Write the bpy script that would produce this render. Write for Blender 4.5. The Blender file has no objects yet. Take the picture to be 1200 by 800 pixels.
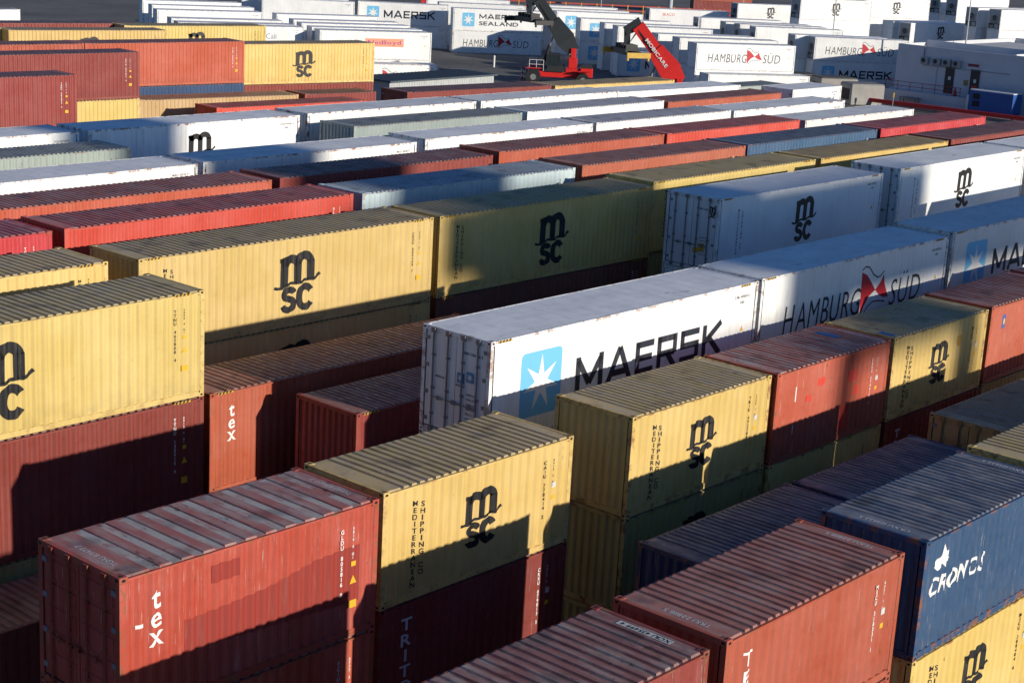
import bpy, bmesh, math, random
from mathutils import Vector, Matrix
random.seed(7)
sc = bpy.context.scene
COL = sc.collection
G = 8.6            # height of the survey datum above the ground
W = 2.438
R = math.radians

# ------------------------------------------------------------------ materials
def newmat(name):
    m = bpy.data.materials.new(name); m.use_nodes = True
    nt = m.node_tree; nt.nodes.clear()
    out = nt.nodes.new('ShaderNodeOutputMaterial'); b = nt.nodes.new('ShaderNodeBsdfPrincipled')
    nt.links.new(b.outputs[0], out.inputs[0])
    return m, nt, b
class NT:
    def __init__(s, nt): s.nt = nt
    def n(s, t, **k):
        x = s.nt.nodes.new('ShaderNode' + t)
        for a, v in k.items(): setattr(x, a, v)
        return x
    def l(s, a, b): s.nt.links.new(a, b)
    def math(s, op, a, b=None, clamp=False):
        x = s.n('Math', operation=op, use_clamp=clamp)
        for i, v in enumerate((a, b)):
            if v is None: continue
            if isinstance(v, (int, float)): x.inputs[i].default_value = v
            else: s.l(v, x.inputs[i])
        return x.outputs[0]
    def mix(s, f, a, b, mode='MIX'):
        x = s.n('Mix', data_type='RGBA', blend_type=mode)
        for i, v in ((0, f), (6, a), (7, b)):
            if isinstance(v, (int, float)): x.inputs[i].default_value = v
            elif isinstance(v, tuple): x.inputs[i].default_value = v if len(v) == 4 else (*v, 1)
            else: s.l(v, x.inputs[i])
        return x.outputs[2]
    def noise(s, vec, scale, detail=4, rough=.55, stretch=None):
        if stretch:
            mp = s.n('Mapping'); mp.inputs[3].default_value = stretch; s.l(vec, mp.inputs[0]); vec = mp.outputs[0]
        x = s.n('TexNoise'); x.inputs['Scale'].default_value = scale
        x.inputs['Detail'].default_value = detail; x.inputs['Roughness'].default_value = rough
        s.l(vec, x.inputs['Vector']); return x.outputs['Fac']
    def ramp(s, f, lo, hi):
        x = s.n('MapRange'); x.inputs[1].default_value = lo; x.inputs[2].default_value = hi
        s.l(f, x.inputs[0]); return x.outputs[0]
def objvec(N):
    tc = N.n('TexCoord'); oi = N.n('ObjectInfo')
    mu = N.math('MULTIPLY', oi.outputs['Random'], 80.0)
    cb = N.n('CombineXYZ')
    for i in range(3): N.l(mu, cb.inputs[i])
    ad = N.n('VectorMath', operation='ADD'); N.l(tc.outputs['Object'], ad.inputs[0]); N.l(cb.outputs[0], ad.inputs[1])
    return ad.outputs[0], oi, tc
def paint(name, kind):
    m, nt, b = newmat(name); N = NT(nt); v, oi, tc = objvec(N)
    base = oi.outputs['Color']; wear = oi.outputs['Alpha']
    hsv = N.n('HueSaturation'); N.l(base, hsv.inputs['Color']); hsv.inputs['Saturation'].default_value = .93; hsv.inputs['Value'].default_value = 1.12
    c = N.mix(N.ramp(N.noise(v, .55, 3), .38, .66), base, hsv.outputs[0])
    if kind == 'side':
        st = N.noise(v, 1.0, 6, .65, (7, 7, .45))
        c = N.mix(N.math('MULTIPLY', N.ramp(st, .48, .80), .20), c, (.06, .045, .035), 'MIX')
        fine = N.noise(v, 1.0, 5, .7, (26, 26, 1.1))
        f = N.math('MULTIPLY', N.math('MULTIPLY', N.ramp(fine, .61, .70), wear), .60)
        c = N.mix(f, c, (.62, .55, .48))
        # pale chalky run-off streaks
        pal = N.noise(v, 1.0, 5, .7, (9, 9, .55))
        c = N.mix(N.math('MULTIPLY', N.math('MULTIPLY', N.ramp(pal, .58, .77), wear), .20), c, (.58, .48, .42))
        rs = N.noise(v, 5.0, 7, .72, (1, 1, .45))
        c = N.mix(N.math('MULTIPLY', N.ramp(rs, .645, .70), N.math('ADD', wear, .15, True)), c, (.10, .032, .013))
        # grime gathering towards the sill
        sep = N.n('SeparateXYZ'); N.l(tc.outputs['Object'], sep.inputs[0])
        low = N.math('MULTIPLY', N.ramp(sep.outputs[2], .75, .1), N.ramp(N.noise(v, 3, 5), .35, .7))
        c = N.mix(N.math('MULTIPLY', low, .28), c, (.07, .05, .04))
    elif kind == 'frame':
        rs = N.noise(v, 3.2, 7, .75)
        c = N.mix(N.math('MULTIPLY', N.ramp(rs, .49, .60), N.math('ADD', N.math('MULTIPLY', wear, 1.1), .08, True)), c, (.24, .095, .045))
        c = N.mix(N.math('MULTIPLY', N.ramp(N.noise(v, 9, 5), .6, .7), .35), c, (.05, .04, .035))
    elif kind in ('roof', 'roof_groove', 'roof_worn'):
        c = N.mix(.26, N.mix(1.0, c, (.96, .94, .98), 'MULTIPLY'), (.34, .32, .28))
        if kind == 'roof_groove': c = N.mix(1.0, c, (.68, .66, .66), 'MULTIPLY')
        if kind == 'roof_worn': c = N.mix(N.ramp(N.noise(v, 1.3, 6, .7, (2, .8, 1)), .36, .52), c, (.46, .43, .40))
        d1 = N.noise(v, 1.0, 6, .68, (3.4, .75, 1))
        pa = N.math('MULTIPLY', N.ramp(d1, .44, .66), N.math('ADD', N.math('MULTIPLY', wear, .62), .13))
        c = N.mix(pa, c, (.40, .36, .33))
        d2 = N.noise(v, 1.0, 5, .7, (.7, 1.1, 1))
        c = N.mix(N.math('MULTIPLY', N.ramp(d2, .56, .72), N.math('ADD', N.math('MULTIPLY', wear, .4), .18)), c, (.07, .06, .055))
        rs = N.noise(v, 2.6, 8, .78, (1, .5, 1))
        c = N.mix(N.math('MULTIPLY', N.ramp(rs, .58, .66), N.math('ADD', wear, .12, True)), c, (.12, .045, .025))
        bl = N.noise(v, 1.25, 2, .4)
        c = N.mix(N.math('MULTIPLY', N.ramp(bl, .57, .70), .42), c, (.045, .040, .036))
    elif kind == 'reefer':
        st = N.noise(v, 1.0, 6, .7, (8, 8, .4))
        c = N.mix(N.math('MULTIPLY', N.ramp(st, .5, .8), N.math('ADD', N.math('MULTIPLY', wear, .5), .10)), c, (.30, .24, .17))
        rs = N.noise(v, 7.0, 7, .75, (1, 1, .5))
        c = N.mix(N.math('MULTIPLY', N.ramp(rs, .68, .72), wear), c, (.18, .075, .03))
    elif kind == 'reefer_roof':
        d1 = N.noise(v, 1.0, 6, .7, (.9, 1.5, 1))
        c = N.mix(N.math('MULTIPLY', N.ramp(d1, .45, .70), N.math('ADD', N.math('MULTIPLY', wear, .45), .08)), c, (.42, .43, .44))
        d2 = N.noise(v, 1.0, 7, .78, (.7, 2.6, 1))
        c = N.mix(N.math('MULTIPLY', N.ramp(d2, .62, .68), .75), c, (.16, .13, .12))
        rs = N.noise(v, 3.4, 8, .8, (1, 1, 1))
        c = N.mix(N.math('MULTIPLY', N.ramp(rs, .63, .68), wear), c, (.20, .10, .055))
    N.l(c, b.inputs['Base Color'])
    r = N.ramp(N.noise(v, 4, 3), .3, .7); mr = N.n('MapRange'); mr.inputs[3].default_value = .42; mr.inputs[4].default_value = .72
    N.l(r, mr.inputs[0]); N.l(mr.outputs[0], b.inputs['Roughness'])
    bp = N.n('Bump'); bp.inputs['Strength'].default_value = .35; bp.inputs['Distance'].default_value = .02
    N.l(N.noise(v, 2.2, 5), bp.inputs['Height']); N.l(bp.outputs[0], b.inputs['Normal'])
    return m
M = {k: paint('painted_steel_' + k, k) for k in ('side', 'frame', 'roof', 'roof_groove', 'roof_worn', 'reefer', 'reefer_roof')}
def flat(name, col, rough=.6, var=.15, scale=3, metal=0):
    m, nt, b = newmat(name); N = NT(nt); v, oi, tc = objvec(N)
    f = N.ramp(N.noise(v, scale, 5), .3, .7)
    c = N.mix(f, tuple(x * (1 - var) for x in col), tuple(min(1, x * (1 + var)) for x in col))
    N.l(c, b.inputs['Base Color']); b.inputs['Roughness'].default_value = rough; b.inputs['Metallic'].default_value = metal
    return m
def decalmat():
    m, nt, b = newmat('decal_paint'); N = NT(nt); v, oi, tc = objvec(N)
    st = N.noise(v, 1.0, 6, .7, (9, 9, 1.2))
    c = N.mix(N.math('MULTIPLY', N.ramp(st, .55, .8), .35), oi.outputs['Color'], (.25, .2, .16))
    N.l(c, b.inputs['Base Color']); b.inputs['Roughness'].default_value = .55
    return m
M['decal'] = decalmat()
M['dark'] = flat('dark_rubber', (.012, .012, .013), .7)
M['hole'] = flat('casting_hole', (.008, .007, .007), .9)
M['bar'] = flat('galvanised_bar', (.22, .22, .23), .5, .3, 6)
M['under'] = flat('container_underside', (.03, .025, .02), .8)
M['steel'] = flat('grey_steel', (.20, .21, .22), .5)
M['fan'] = flat('fan_black', (.02, .02, .022), .6)
M['unit'] = flat('machinery_grey', (.34, .35, .36), .55)
M['glass'] = flat('cab_glass', (.02, .03, .035), .12)
M['red'] = flat('machine_red', (.62, .022, .018), .4, .08)
M['boomgrey'] = flat('boom_grey', (.028, .033, .037), .5)
M['craneyellow'] = flat('spreader_yellow', (.55, .33, .03), .5)
M['wallwhite'] = flat('rendered_wall', (.58, .59, .62), .8, .05, .6)
M['roofgrey'] = flat('membrane_roof', (.55, .55, .54), .85, .12, .5)
M['concrete'] = flat('concrete', (.32, .31, .29), .85, .15, .8)
M['blueunit'] = flat('blue_cabinet', (.02, .09, .32), .5, .12)
M['darkroof'] = flat('blue_grey_sheet_roof', (.07, .09, .11), .55, .2)
M['sheet'] = flat('pale_sheet_wall', (.42, .44, .45), .6, .1)
M['green'] = flat('green_panel', (.03, .28, .17), .5)
M['white'] = flat('white_paint', (.72, .72, .72), .5, .05)

# ------------------------------------------------------------------ mesh helpers
def finish(bm, name, mats, smooth=False):
    me = bpy.data.meshes.new(name); bm.to_mesh(me); bm.free()
    for m in mats: me.materials.append(m)
    return me
def box(bm, x0, y0, z0, x1, y1, z1, mi=0, mat=None):
    vs = [bm.verts.new(p) for p in ((x0, y0, z0), (x1, y0, z0), (x1, y1, z0), (x0, y1, z0), (x0, y0, z1), (x1, y0, z1), (x1, y1, z1), (x0, y1, z1))]
    if mat is not None:
        for v in vs: v.co = mat @ v.co
    for q in ((3, 2, 1, 0), (4, 5, 6, 7), (0, 1, 5, 4), (1, 2, 6, 5), (2, 3, 7, 6), (3, 0, 4, 7)):
        f = bm.faces.new([vs[i] for i in q]); f.material_index = mi
    return vs
def beam(bm, a, b, w, h, mi=0, w2=None, h2=None):
    a = Vector(a); b = Vector(b); d = (b - a).normalized()
    up = Vector((0, 0, 1)) if abs(d.z) < .95 else Vector((1, 0, 0))
    s = d.cross(up).normalized(); u = s.cross(d).normalized()
    w2 = w if w2 is None else w2; h2 = h if h2 is None else h2
    vs = []
    for p, ww, hh in ((a, w, h), (b, w2, h2)):
        for i, j in ((-1, -1), (1, -1), (1, 1), (-1, 1)):
            vs.append(bm.verts.new(p + s * i * ww / 2 + u * j * hh / 2))
    for q in ((0, 1, 2, 3), (7, 6, 5, 4), (0, 4, 5, 1), (1, 5, 6, 2), (2, 6, 7, 3), (3, 7, 4, 0)):
        f = bm.faces.new([vs[i] for i in q]); f.material_index = mi
def tube(bm, a, b, r, n=8, mi=0, r2=None):
    a = Vector(a); b = Vector(b); d = (b - a).normalized()
    up = Vector((0, 0, 1)) if abs(d.z) < .95 else Vector((1, 0, 0))
    s = d.cross(up).normalized(); u = s.cross(d).normalized(); r2 = r if r2 is None else r2
    A = [bm.verts.new(a + (s * math.cos(t) + u * math.sin(t)) * r) for t in [2 * math.pi * i / n for i in range(n)]]
    B = [bm.verts.new(b + (s * math.cos(t) + u * math.sin(t)) * r2) for t in [2 * math.pi * i / n for i in range(n)]]
    for i in range(n):
        f = bm.faces.new((A[i], A[(i + 1) % n], B[(i + 1) % n], B[i])); f.material_index = mi
    bm.faces.new(A[::-1]).material_index = mi; bm.faces.new(B).material_index = mi
def obj(name, me, parent=None, color=None, loc=None):
    o = bpy.data.objects.new(name, me); COL.objects.link(o)
    if parent is not None: o.parent = parent
    if color is not None: o.color = color
    if loc is not None: o.location = loc
    return o
def empty(name, loc, rz=0, label=None, cat=None, group=None):
    o = bpy.data.objects.new(name, None); COL.objects.link(o); o.location = loc; o.rotation_euler = (0, 0, rz)
    o.empty_display_size = .3
    if label: o['label'] = label
    if cat: o['category'] = cat
    if group: o['group'] = group
    return o
def bmobj(name, bm, mats, parent=None, loc=None):
    if not isinstance(mats, (list, tuple)): mats = [mats]
    return obj(name, finish(bm, name, mats), parent, None, loc)

# ------------------------------------------------------------------ container geometry (cached meshes)
PITCH = .278
def prof_pts(x0, x1, pitch, outer, inner, fr=(.25, .245, .25, .255)):
    """x positions and depths of a trapezoid corrugation between x0 and x1"""
    n = max(1, round((x1 - x0) / pitch)); p = (x1 - x0) / n
    pts = []
    x = x0
    for i in range(n):
        pts += [(x, outer), (x + fr[0] * p, outer), (x + (fr[0] + fr[1]) * p, inner), (x + (fr[0] + fr[1] + fr[2]) * p, inner)]
        x += p
    pts.append((x1, outer))
    return pts
def prof_at(pts, x):
    if x <= pts[0][0] or x >= pts[-1][0]: return pts[0][1]
    lo, hi = 0, len(pts) - 1
    while hi - lo > 1:
        m = (lo + hi) // 2
        if pts[m][0] <= x: lo = m
        else: hi = m
    a, b = pts[lo], pts[hi]
    return a[1] + (b[1] - a[1]) * (x - a[0]) / max(1e-9, b[0] - a[0])
def wallprof(kind, L):
    if kind == 'reefer': return prof_pts(.16, L - .16, .42, .008, .013, (.8, .05, .1, .05))
    return prof_pts(.13, L - .13, PITCH, .010, .046)
cache = {}
def ck(key, fn):
    if key not in cache: cache[key] = fn()
    return cache[key]
def m_side(kind, L, H):
    def f():
        bm = bmesh.new(); pts = wallprof(kind, L); z0, z1 = .16, H - .08
        dn = [(random.uniform(.5, L - .5), random.uniform(z0 + .3, z1 - .3), random.uniform(.2, .5), random.uniform(.006, .016)) for _ in range(9 if kind == 'dry' else 4)]
        zs = [z0 + (z1 - z0) * k / 8 for k in range(9)]
        g = [[bm.verts.new((x, y + (0 if k in (0, 8) else sum(a * math.exp(-((x - cx) ** 2 + (z - cz) ** 2) / r_ ** 2) for cx, cz, r_, a in dn)), z)) for x, y in pts] for k, z in enumerate(zs)]
        for k in range(8):
            for i in range(len(pts) - 1): bm.faces.new((g[k][i], g[k][i + 1], g[k + 1][i + 1], g[k + 1][i]))
        return finish(bm, 'side_wall', [M['reefer' if kind == 'reefer' else 'side']])
    return ck(('side', kind, L, H), f)
def m_end(kind, H):
    def f():
        bm = bmesh.new(); pts = prof_pts(.15, W - .15, .25, .012, .05); z0, z1 = .16, H - .10
        lo = [bm.verts.new((d, y, z0)) for y, d in pts]; hi = [bm.verts.new((d, y, z1)) for y, d in pts]
        for i in range(len(pts) - 1): bm.faces.new((lo[i + 1], lo[i], hi[i], hi[i + 1]))
        return finish(bm, 'end_wall', [M['reefer' if kind == 'reefer' else 'side']])
    return ck(('end', kind, H), f)
def m_roof(kind, L, H, style):
    def f():
        bm = bmesh.new()
        if kind == 'reefer': pts = prof_pts(.1, L - .1, .6, 0, -.006, (.9, .03, .04, .03))
        else:
            pitch, depth, fr = {'n': (.235, .03, (.50, .13, .24, .13)), 'w': (.46, .024, (.50, .05, .40, .05)), 'f': (.205, .026, (.48, .14, .24, .14))}[style]
            pts = [(.1, 0.0)] + prof_pts(.42, L - .42, pitch, 0, -depth, fr) + [(L - .1, 0.0)]
        ztop = H - .012; ys = [.055, .085, .7, 1.22, 1.75, W - .085, W - .055]
        rows = []
        for x, d in pts:
            r = []
            for k, y in enumerate(ys):
                dd = (-.03 if kind == 'dry' else 0) if k in (0, len(ys) - 1) else d
                camber = .006 * math.sin(math.pi * y / W)
                sag = -.004 * random.random()
                r.append(bm.verts.new((x, y, ztop + dd + camber + sag)))
            rows.append(r)
        rows_i = []
        for a, b in zip(rows, rows[1:]):
            for i in range(len(ys) - 1):
                f_ = bm.faces.new((a[i], b[i], b[i + 1], a[i + 1]))
                if kind == 'dry' and 0 < i < len(ys) - 2 and (pts[len(rows_i)][1] < -.01 or pts[len(rows_i) + 1][1] < -.01): f_.material_index = 1 + (style == 'w' and pts[len(rows_i)][1] < -.01 and pts[len(rows_i) + 1][1] < -.01)
            rows_i.append(1)
        return finish(bm, 'roof', [M['reefer_roof' if kind == 'reefer' else 'roof'], M['roof_groove'], M['roof_worn']])
    return ck(('roof', kind, L, H, style), f)
def m_frame(kind, L, H, castings):
    def f():
        bm = bmesh.new(); pw = .13 if kind == 'dry' else .12
        c = .118
        for x0, x1 in ((.004, pw), (L - pw, L - .004)):
            for y0, y1 in ((.004, .12), (W - .12, W - .004)):
                box(bm, x0, y0, c, x1, y1, H - c)
        for y0, y1 in ((.002, .05), (W - .05, W - .002)):
            box(bm, .178, y0, .02, L - .178, y1, .165)
            box(bm, .178, y0 + .004, H - .085, L - .178, y1 + .001 if y0 < 1 else y1 - .004, H - (.046 if kind == 'dry' else .008))
        for x0, x1 in ((.006, .09), (L - .09, L - .006)):
            box(bm, x0, .162, .02, x1, W - .162, .16)
            box(bm, x0, .162, H - .12, x1, W - .162, H - .004)
        if castings:
            for x0 in (0, L - .178):
                for y0 in (0, W - .162):
                    for z0 in (0, H - .118): box(bm, x0, y0, z0, x0 + .178, y0 + .162, z0 + .118)
        return finish(bm, 'frame', [M['frame']])
    return ck(('frame', kind, L, H, castings), f)
def m_cast():
    def f():
        bm = bmesh.new(); box(bm, 0, 0, 0, .178, .162, .118)
        bmesh.ops.bevel(bm, geom=bm.edges[:], offset=.007, segments=1, affect='EDGES')
        def ov(cx, cz, w, h, ax):
            vs = []
            for i in range(12):
                t = 2 * math.pi * i / 12; u = cx + math.cos(t) * w / 2; v = cz + math.sin(t) * h / 2
                vs.append(bm.verts.new({'y-': (u, -.003, v), 'y+': (u, .165, v), 'z+': (u, v, .121), 'x-': (-.003, u, v), 'x+': (.181, u, v)}[ax]))
            bm.faces.new(vs).material_index = 1
        ov(.089, .059, .085, .055, 'y-'); ov(.089, .059, .085, .055, 'y+'); ov(.089, .081, .12, .065, 'z+'); ov(.081, .059, .08, .05, 'x-'); ov(.081, .059, .08, .05, 'x+')
        return finish(bm, 'corner_casting', [M['frame'], M['hole']])
    return ck('cast', f)
def m_floor(L):
    def f():
        bm = bmesh.new(); box(bm, .1, .06, .04, L - .1, W - .06, .12); return finish(bm, 'floor', [M['under']])
    return ck(('floor', L), f)
def m_fill(L, H):
    return None
def m_door(kind, H):
    def f():
        bm = bmesh.new(); w = (W - .26) / 2 - .012; z0, z1 = .17, H - .13
        box(bm, .03, 0, z0, .075, w, z1)
        if kind == 'dry':
            n = 5; hh = (z1 - z0 - .2) / n
            for i in range(n): box(bm, .018, .09, z0 + .1 + i * hh + .06, .0295, w - .09, z0 + .1 + (i + 1) * hh - .06)
        for i in range(4):
            zz = z0 + .2 + i * (z1 - z0 - .4) / 3
            box(bm, .005, -.06, zz - .05, .028, .12, zz + .05, 1)
        box(bm, .022, -.011, z0, .029, .014, z1, 2); box(bm, .022, .02, z0 - .012, .029, w, z0 + .016, 2)
        return finish(bm, 'door', [M['reefer' if kind == 'reefer' else 'side'], M['bar'], M['dark']])
    return ck(('door', kind, H), f)
def m_bar(H):
    def f():
        bm = bmesh.new(); tube(bm, (-.016, 0, .08), (-.016, 0, H - .045), .025, 8)
        for z in (.13, H - .085): box(bm, -.045, -.075, z - .07, .0, .06, z + .06)
        for z in (.55, 1.25, H - .75): box(bm, -.022, -.05, z - .03, .02, .05, z + .03)
        box(bm, -.045, -.02, 1.0, -.03, .42, 1.03); box(bm, -.05, .2, .96, -.02, .28, 1.07)
        return finish(bm, 'locking_bar', [M['frame']])
    return ck(('bar', H), f)
def m_unit(H):
    def f():
        bm = bmesh.new(); z0, z1 = .16, H - .12
        box(bm, .05, .13, z0, .10, W - .13, z1, 0)
        box(bm, .02, .2, z1 - .75, .049, W - .2, z1 - .05, 0)
        box(bm, .03, .18, z0 + .05, .049, W - .18, z0 + .75, 1)
        box(bm, .012, .3, z0 + .1, .029, 1.1, z0 + .65, 0); box(bm, .012, 1.3, z0 + .12, .029, 2.0, z0 + .5, 2)
        box(bm, .03, .5, z0 + .8, .049, W - .5, z1 - .8, 2)
        return finish(bm, 'refrigeration_unit', [M['unit'], M['fan'], M['steel']])
    return ck(('unit', H), f)
def m_fan(H):
    def f():
        bm = bmesh.new(); cy, cz, r = W * .5, H * .58, .40
        n = 20
        ring = [bm.verts.new((-.005, cy + r * math.cos(t), cz + r * math.sin(t))) for t in [2 * math.pi * i / n for i in range(n)]]
        bm.faces.new(ring)
        inn = [bm.verts.new((-.012, cy + r * 1.12 * math.cos(t), cz + r * 1.12 * math.sin(t))) for t in [2 * math.pi * i / n for i in range(n)]]
        out = [bm.verts.new((-.012, cy + r * .98 * math.cos(t), cz + r * .98 * math.sin(t))) for t in [2 * math.pi * i / n for i in range(n)]]
        for i in range(n): bm.faces.new((inn[i], inn[(i + 1) % n], out[(i + 1) % n], out[i])).material_index = 1
        for i in range(5):
            t = 2 * math.pi * i / 5
            beam(bm, (-.02, cy, cz), (-.02, cy + r * .9 * math.cos(t), cz + r * .9 * math.sin(t)), .02, .06, 1)
        return finish(bm, 'fan', [M['fan'], M['steel']])
    return ck(('fan', H), f)

# ------------------------------------------------------------------ lettering
def glyph(ch, bold, shear):
    def f():
        cu = bpy.data.curves.new('lettering', 'FONT'); cu.body = ch; cu.size = 1.0; cu.offset = bold; cu.shear = shear; cu.resolution_u = 3
        o = bpy.data.objects.new('lettering', cu); COL.objects.link(o)
        dg = bpy.context.evaluated_depsgraph_get(); me = bpy.data.meshes.new_from_object(o.evaluated_get(dg))
        vs = [tuple(v.co)[:2] for v in me.vertices]; fs = [tuple(p.vertices) for p in me.polygons]
        bpy.data.objects.remove(o); bpy.data.curves.remove(cu); bpy.data.meshes.remove(me)
        mx = min(v[0] for v in vs)
        return [(x - mx, y) for x, y in vs], fs
    return ck(('g', ch, bold, shear), f)
ALNUM = 'ABCDEFGHIJKLMNOPRSTUVX0123456789'
for ch in ALNUM: glyph(ch, .010, 0)
for ch in 'MEDITRANSHPGCOtexKLBX': glyph(ch, .022, 0)
for ch in 'HAMBURGS\u00dcD': glyph(ch, -.004, .12)
for ch in 'CRONS': glyph(ch, .022, .25)
def text2d(s, size, bold=0.0, sx=1.0, shear=0.0):
    """flat triangulated lettering as (verts, faces), origin at lower left"""
    bold = -.004 if bold < 0 else (.010 if bold < .016 else .022)
    def f():
        k = size / .70; V, Fc, x = [], [], 0
        for ch in s:
            if ch == ' ': x += .3; continue
            v, fc = glyph(ch, bold, shear); n = len(V)
            V += [((a + x) * k * sx, b * k) for a, b in v]; Fc += [tuple(i + n for i in q) for q in fc]
            x += max(a for a, b in v) + (.085 if not shear else .12)
        return V, Fc
    return ck(('t', s, size, bold, sx, shear), f)
def strokes2d(word, h, wl, sw, gap):
    """square cut capitals drawn as strokes: height h, letter width wl, stroke sw"""
    out = []; x = 0; e = sw / 2
    for ch in word:
        w = wl * {'M': 1.15, 'E': .82, 'K': .95, 'S': .9, 'A': 1.08, 'R': .92}.get(ch, 1)
        L_ = {'M': [[(e, 0), (e, h)], [(e, h - e), (w / 2, h * .18)], [(w / 2, h * .18), (w - e, h - e)], [(w - e, h), (w - e, 0)]],
              'A': [[(e * .6, 0), (w / 2, h)], [(w / 2, h), (w - e * .6, 0)], [(w * .24, h * .27), (w * .76, h * .27)]],
              'E': [[(e, 0), (e, h)], [(0, h - e), (w, h - e)], [(0, h / 2), (w * .92, h / 2)], [(0, e), (w, e)]],
              'R': [[(e, 0), (e, h)], [(0, h - e), (w - e, h - e)] , [(w - e, h), (w - e, h * .42)], [(0, h * .46), (w - e, h * .46)], [(w * .5, h * .46), (w - e * .8, 0)]],
              'S': [[(w, h - e), (0, h - e)], [(e, h), (e, h * .46)], [(0, h * .52), (w, h * .52)], [(w - e, h * .56), (w - e, 0)], [(w, e), (0, e)]],
              'K': [[(e, 0), (e, h)], [(w - e * .5, h), (e * 1.6, h * .48)], [(w * .3, h * .62), (w - e * .4, 0)]]}[ch]
        for s in L_: out.append(shift(strip(s, sw), x, 0))
        x += w + gap
    return merge(out)
def bounds(t):
    xs = [v[0] for v in t[0]]; ys = [v[1] for v in t[0]]
    return min(xs), min(ys), max(xs), max(ys)
def shift(t, dx, dy, k=1, ky=None):
    ky = k if ky is None else ky
    return [(v[0] * k + dx, v[1] * ky + dy) for v in t[0]], t[1]
def merge(ts):
    V, Fc = [], []
    for v, f in ts:
        n = len(V); V += v; Fc += [tuple(i + n for i in q) for q in f]
    return V, Fc
def poly(pts): return list(pts), [tuple(range(len(pts)))]
def strip(pts, w):
    """a stroke of width w along pts"""
    V = []; n = len(pts)
    for i, p in enumerate(pts):
        a = pts[max(0, i - 1)]; b = pts[min(n - 1, i + 1)]; dx, dy = b[0] - a[0], b[1] - a[1]; l = math.hypot(dx, dy) or 1
        ww = w[i] if isinstance(w, (list, tuple)) else w
        V += [(p[0] - dy / l * ww / 2, p[1] + dx / l * ww / 2), (p[0] + dy / l * ww / 2, p[1] - dx / l * ww / 2)]
    return V, [(2 * i, 2 * i + 1, 2 * i + 3, 2 * i + 2) for i in range(n - 1)]
def arc(cx, cy, rx, ry, a0, a1, n=14):
    return [(cx + rx * math.cos(R(a0 + (a1 - a0) * i / n)), cy + ry * math.sin(R(a0 + (a1 - a0) * i / n))) for i in range(n + 1)]
def stacked(s, size, pitch, bold=.02, sx=1.0):
    out = []; y = 0
    for ch in s:
        if ch != ' ':
            t = text2d(ch, size, bold, sx); b = bounds(t); out.append(shift(t, -(b[0] + b[2]) / 2, y - size))
        y -= pitch
    return merge(out)
def msc2d(w):
    """bold arched m over a wavy rule, S and C beneath; unit width w, origin at centre top"""
    k = w / 1.56; P = []
    sw = .27; H0 = 1.03
    sw = .31
    P.append(strip([(-.54, -.12), (-.56, -H0 - .02)], sw))
    P.append(strip([(.01, -.32), (.0, -H0 + .05)], sw - .01)); P.append(strip([(.55, -.26), (.55, -H0 + .10)], sw))
    P.append(strip(arc(-.255, -.38, .265, .23, 180, 0, 16), sw - .02)); P.append(strip(arc(.285, -.32, .265, .24, 180, 0, 16), sw - .02))
    P.append(poly([(-.72, -.10), (-.40, -.06), (-.40, -.26), (-.72, -.24)]))
    P.append(strip([(-.97, -1.05), (-.80, -1.10), (-.62, -1.09), (-.44, -1.02), (-.28, -.97), (-.14, -.97), (.0, -1.00), (.16, -.99), (.32, -.92), (.48, -.91), (.66, -.94), (.80, -.88), (.95, -.76)], .10))
    sw = .225
    S = arc(-.34, -1.34, .215, .16, 15, 180, 12) + arc(-.34, -1.34, .215, .14, 190, 265, 6) + arc(-.36, -1.68, .225, .18, 80, -90, 14) + arc(-.36, -1.68, .23, .18, -95, -172, 8)
    P.append(strip(S, sw))
    P.append(strip(arc(.35, -1.50, .27, .35, 34, 326, 30), sw + .02))
    V, F_ = merge(P)
    return [(x * k, y * k * .96) for x, y in V], F_
def star2d(s):
    """seven pointed star"""
    pts = []
    for i in range(14):
        r = s * (.43 if i % 2 == 0 else .15); t = R(90 + i * 360 / 14)
        pts.append((r * math.cos(t), r * math.sin(t) * 1.05))
    V = [(0, 0)] + pts
    return V, [(0, 1 + i, 1 + (i + 1) % 14) for i in range(14)]
def rrect2d(w, h, r):
    p = arc(w / 2 - r, h / 2 - r, r, r, 0, 90, 5) + arc(-w / 2 + r, h / 2 - r, r, r, 90, 180, 5) + arc(-w / 2 + r, -h / 2 + r, r, r, 180, 270, 5) + arc(w / 2 - r, -h / 2 + r, r, r, 270, 360, 5)
    V = [(0, 0)] + p; n = len(p)
    return V, [(0, 1 + i, 1 + (i + 1) % n) for i in range(n)]
def rect2d(w, h): return [(-w / 2, -h / 2), (w / 2, -h / 2), (w / 2, h / 2), (-w / 2, h / 2)], [(0, 1, 2, 3)]
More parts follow.
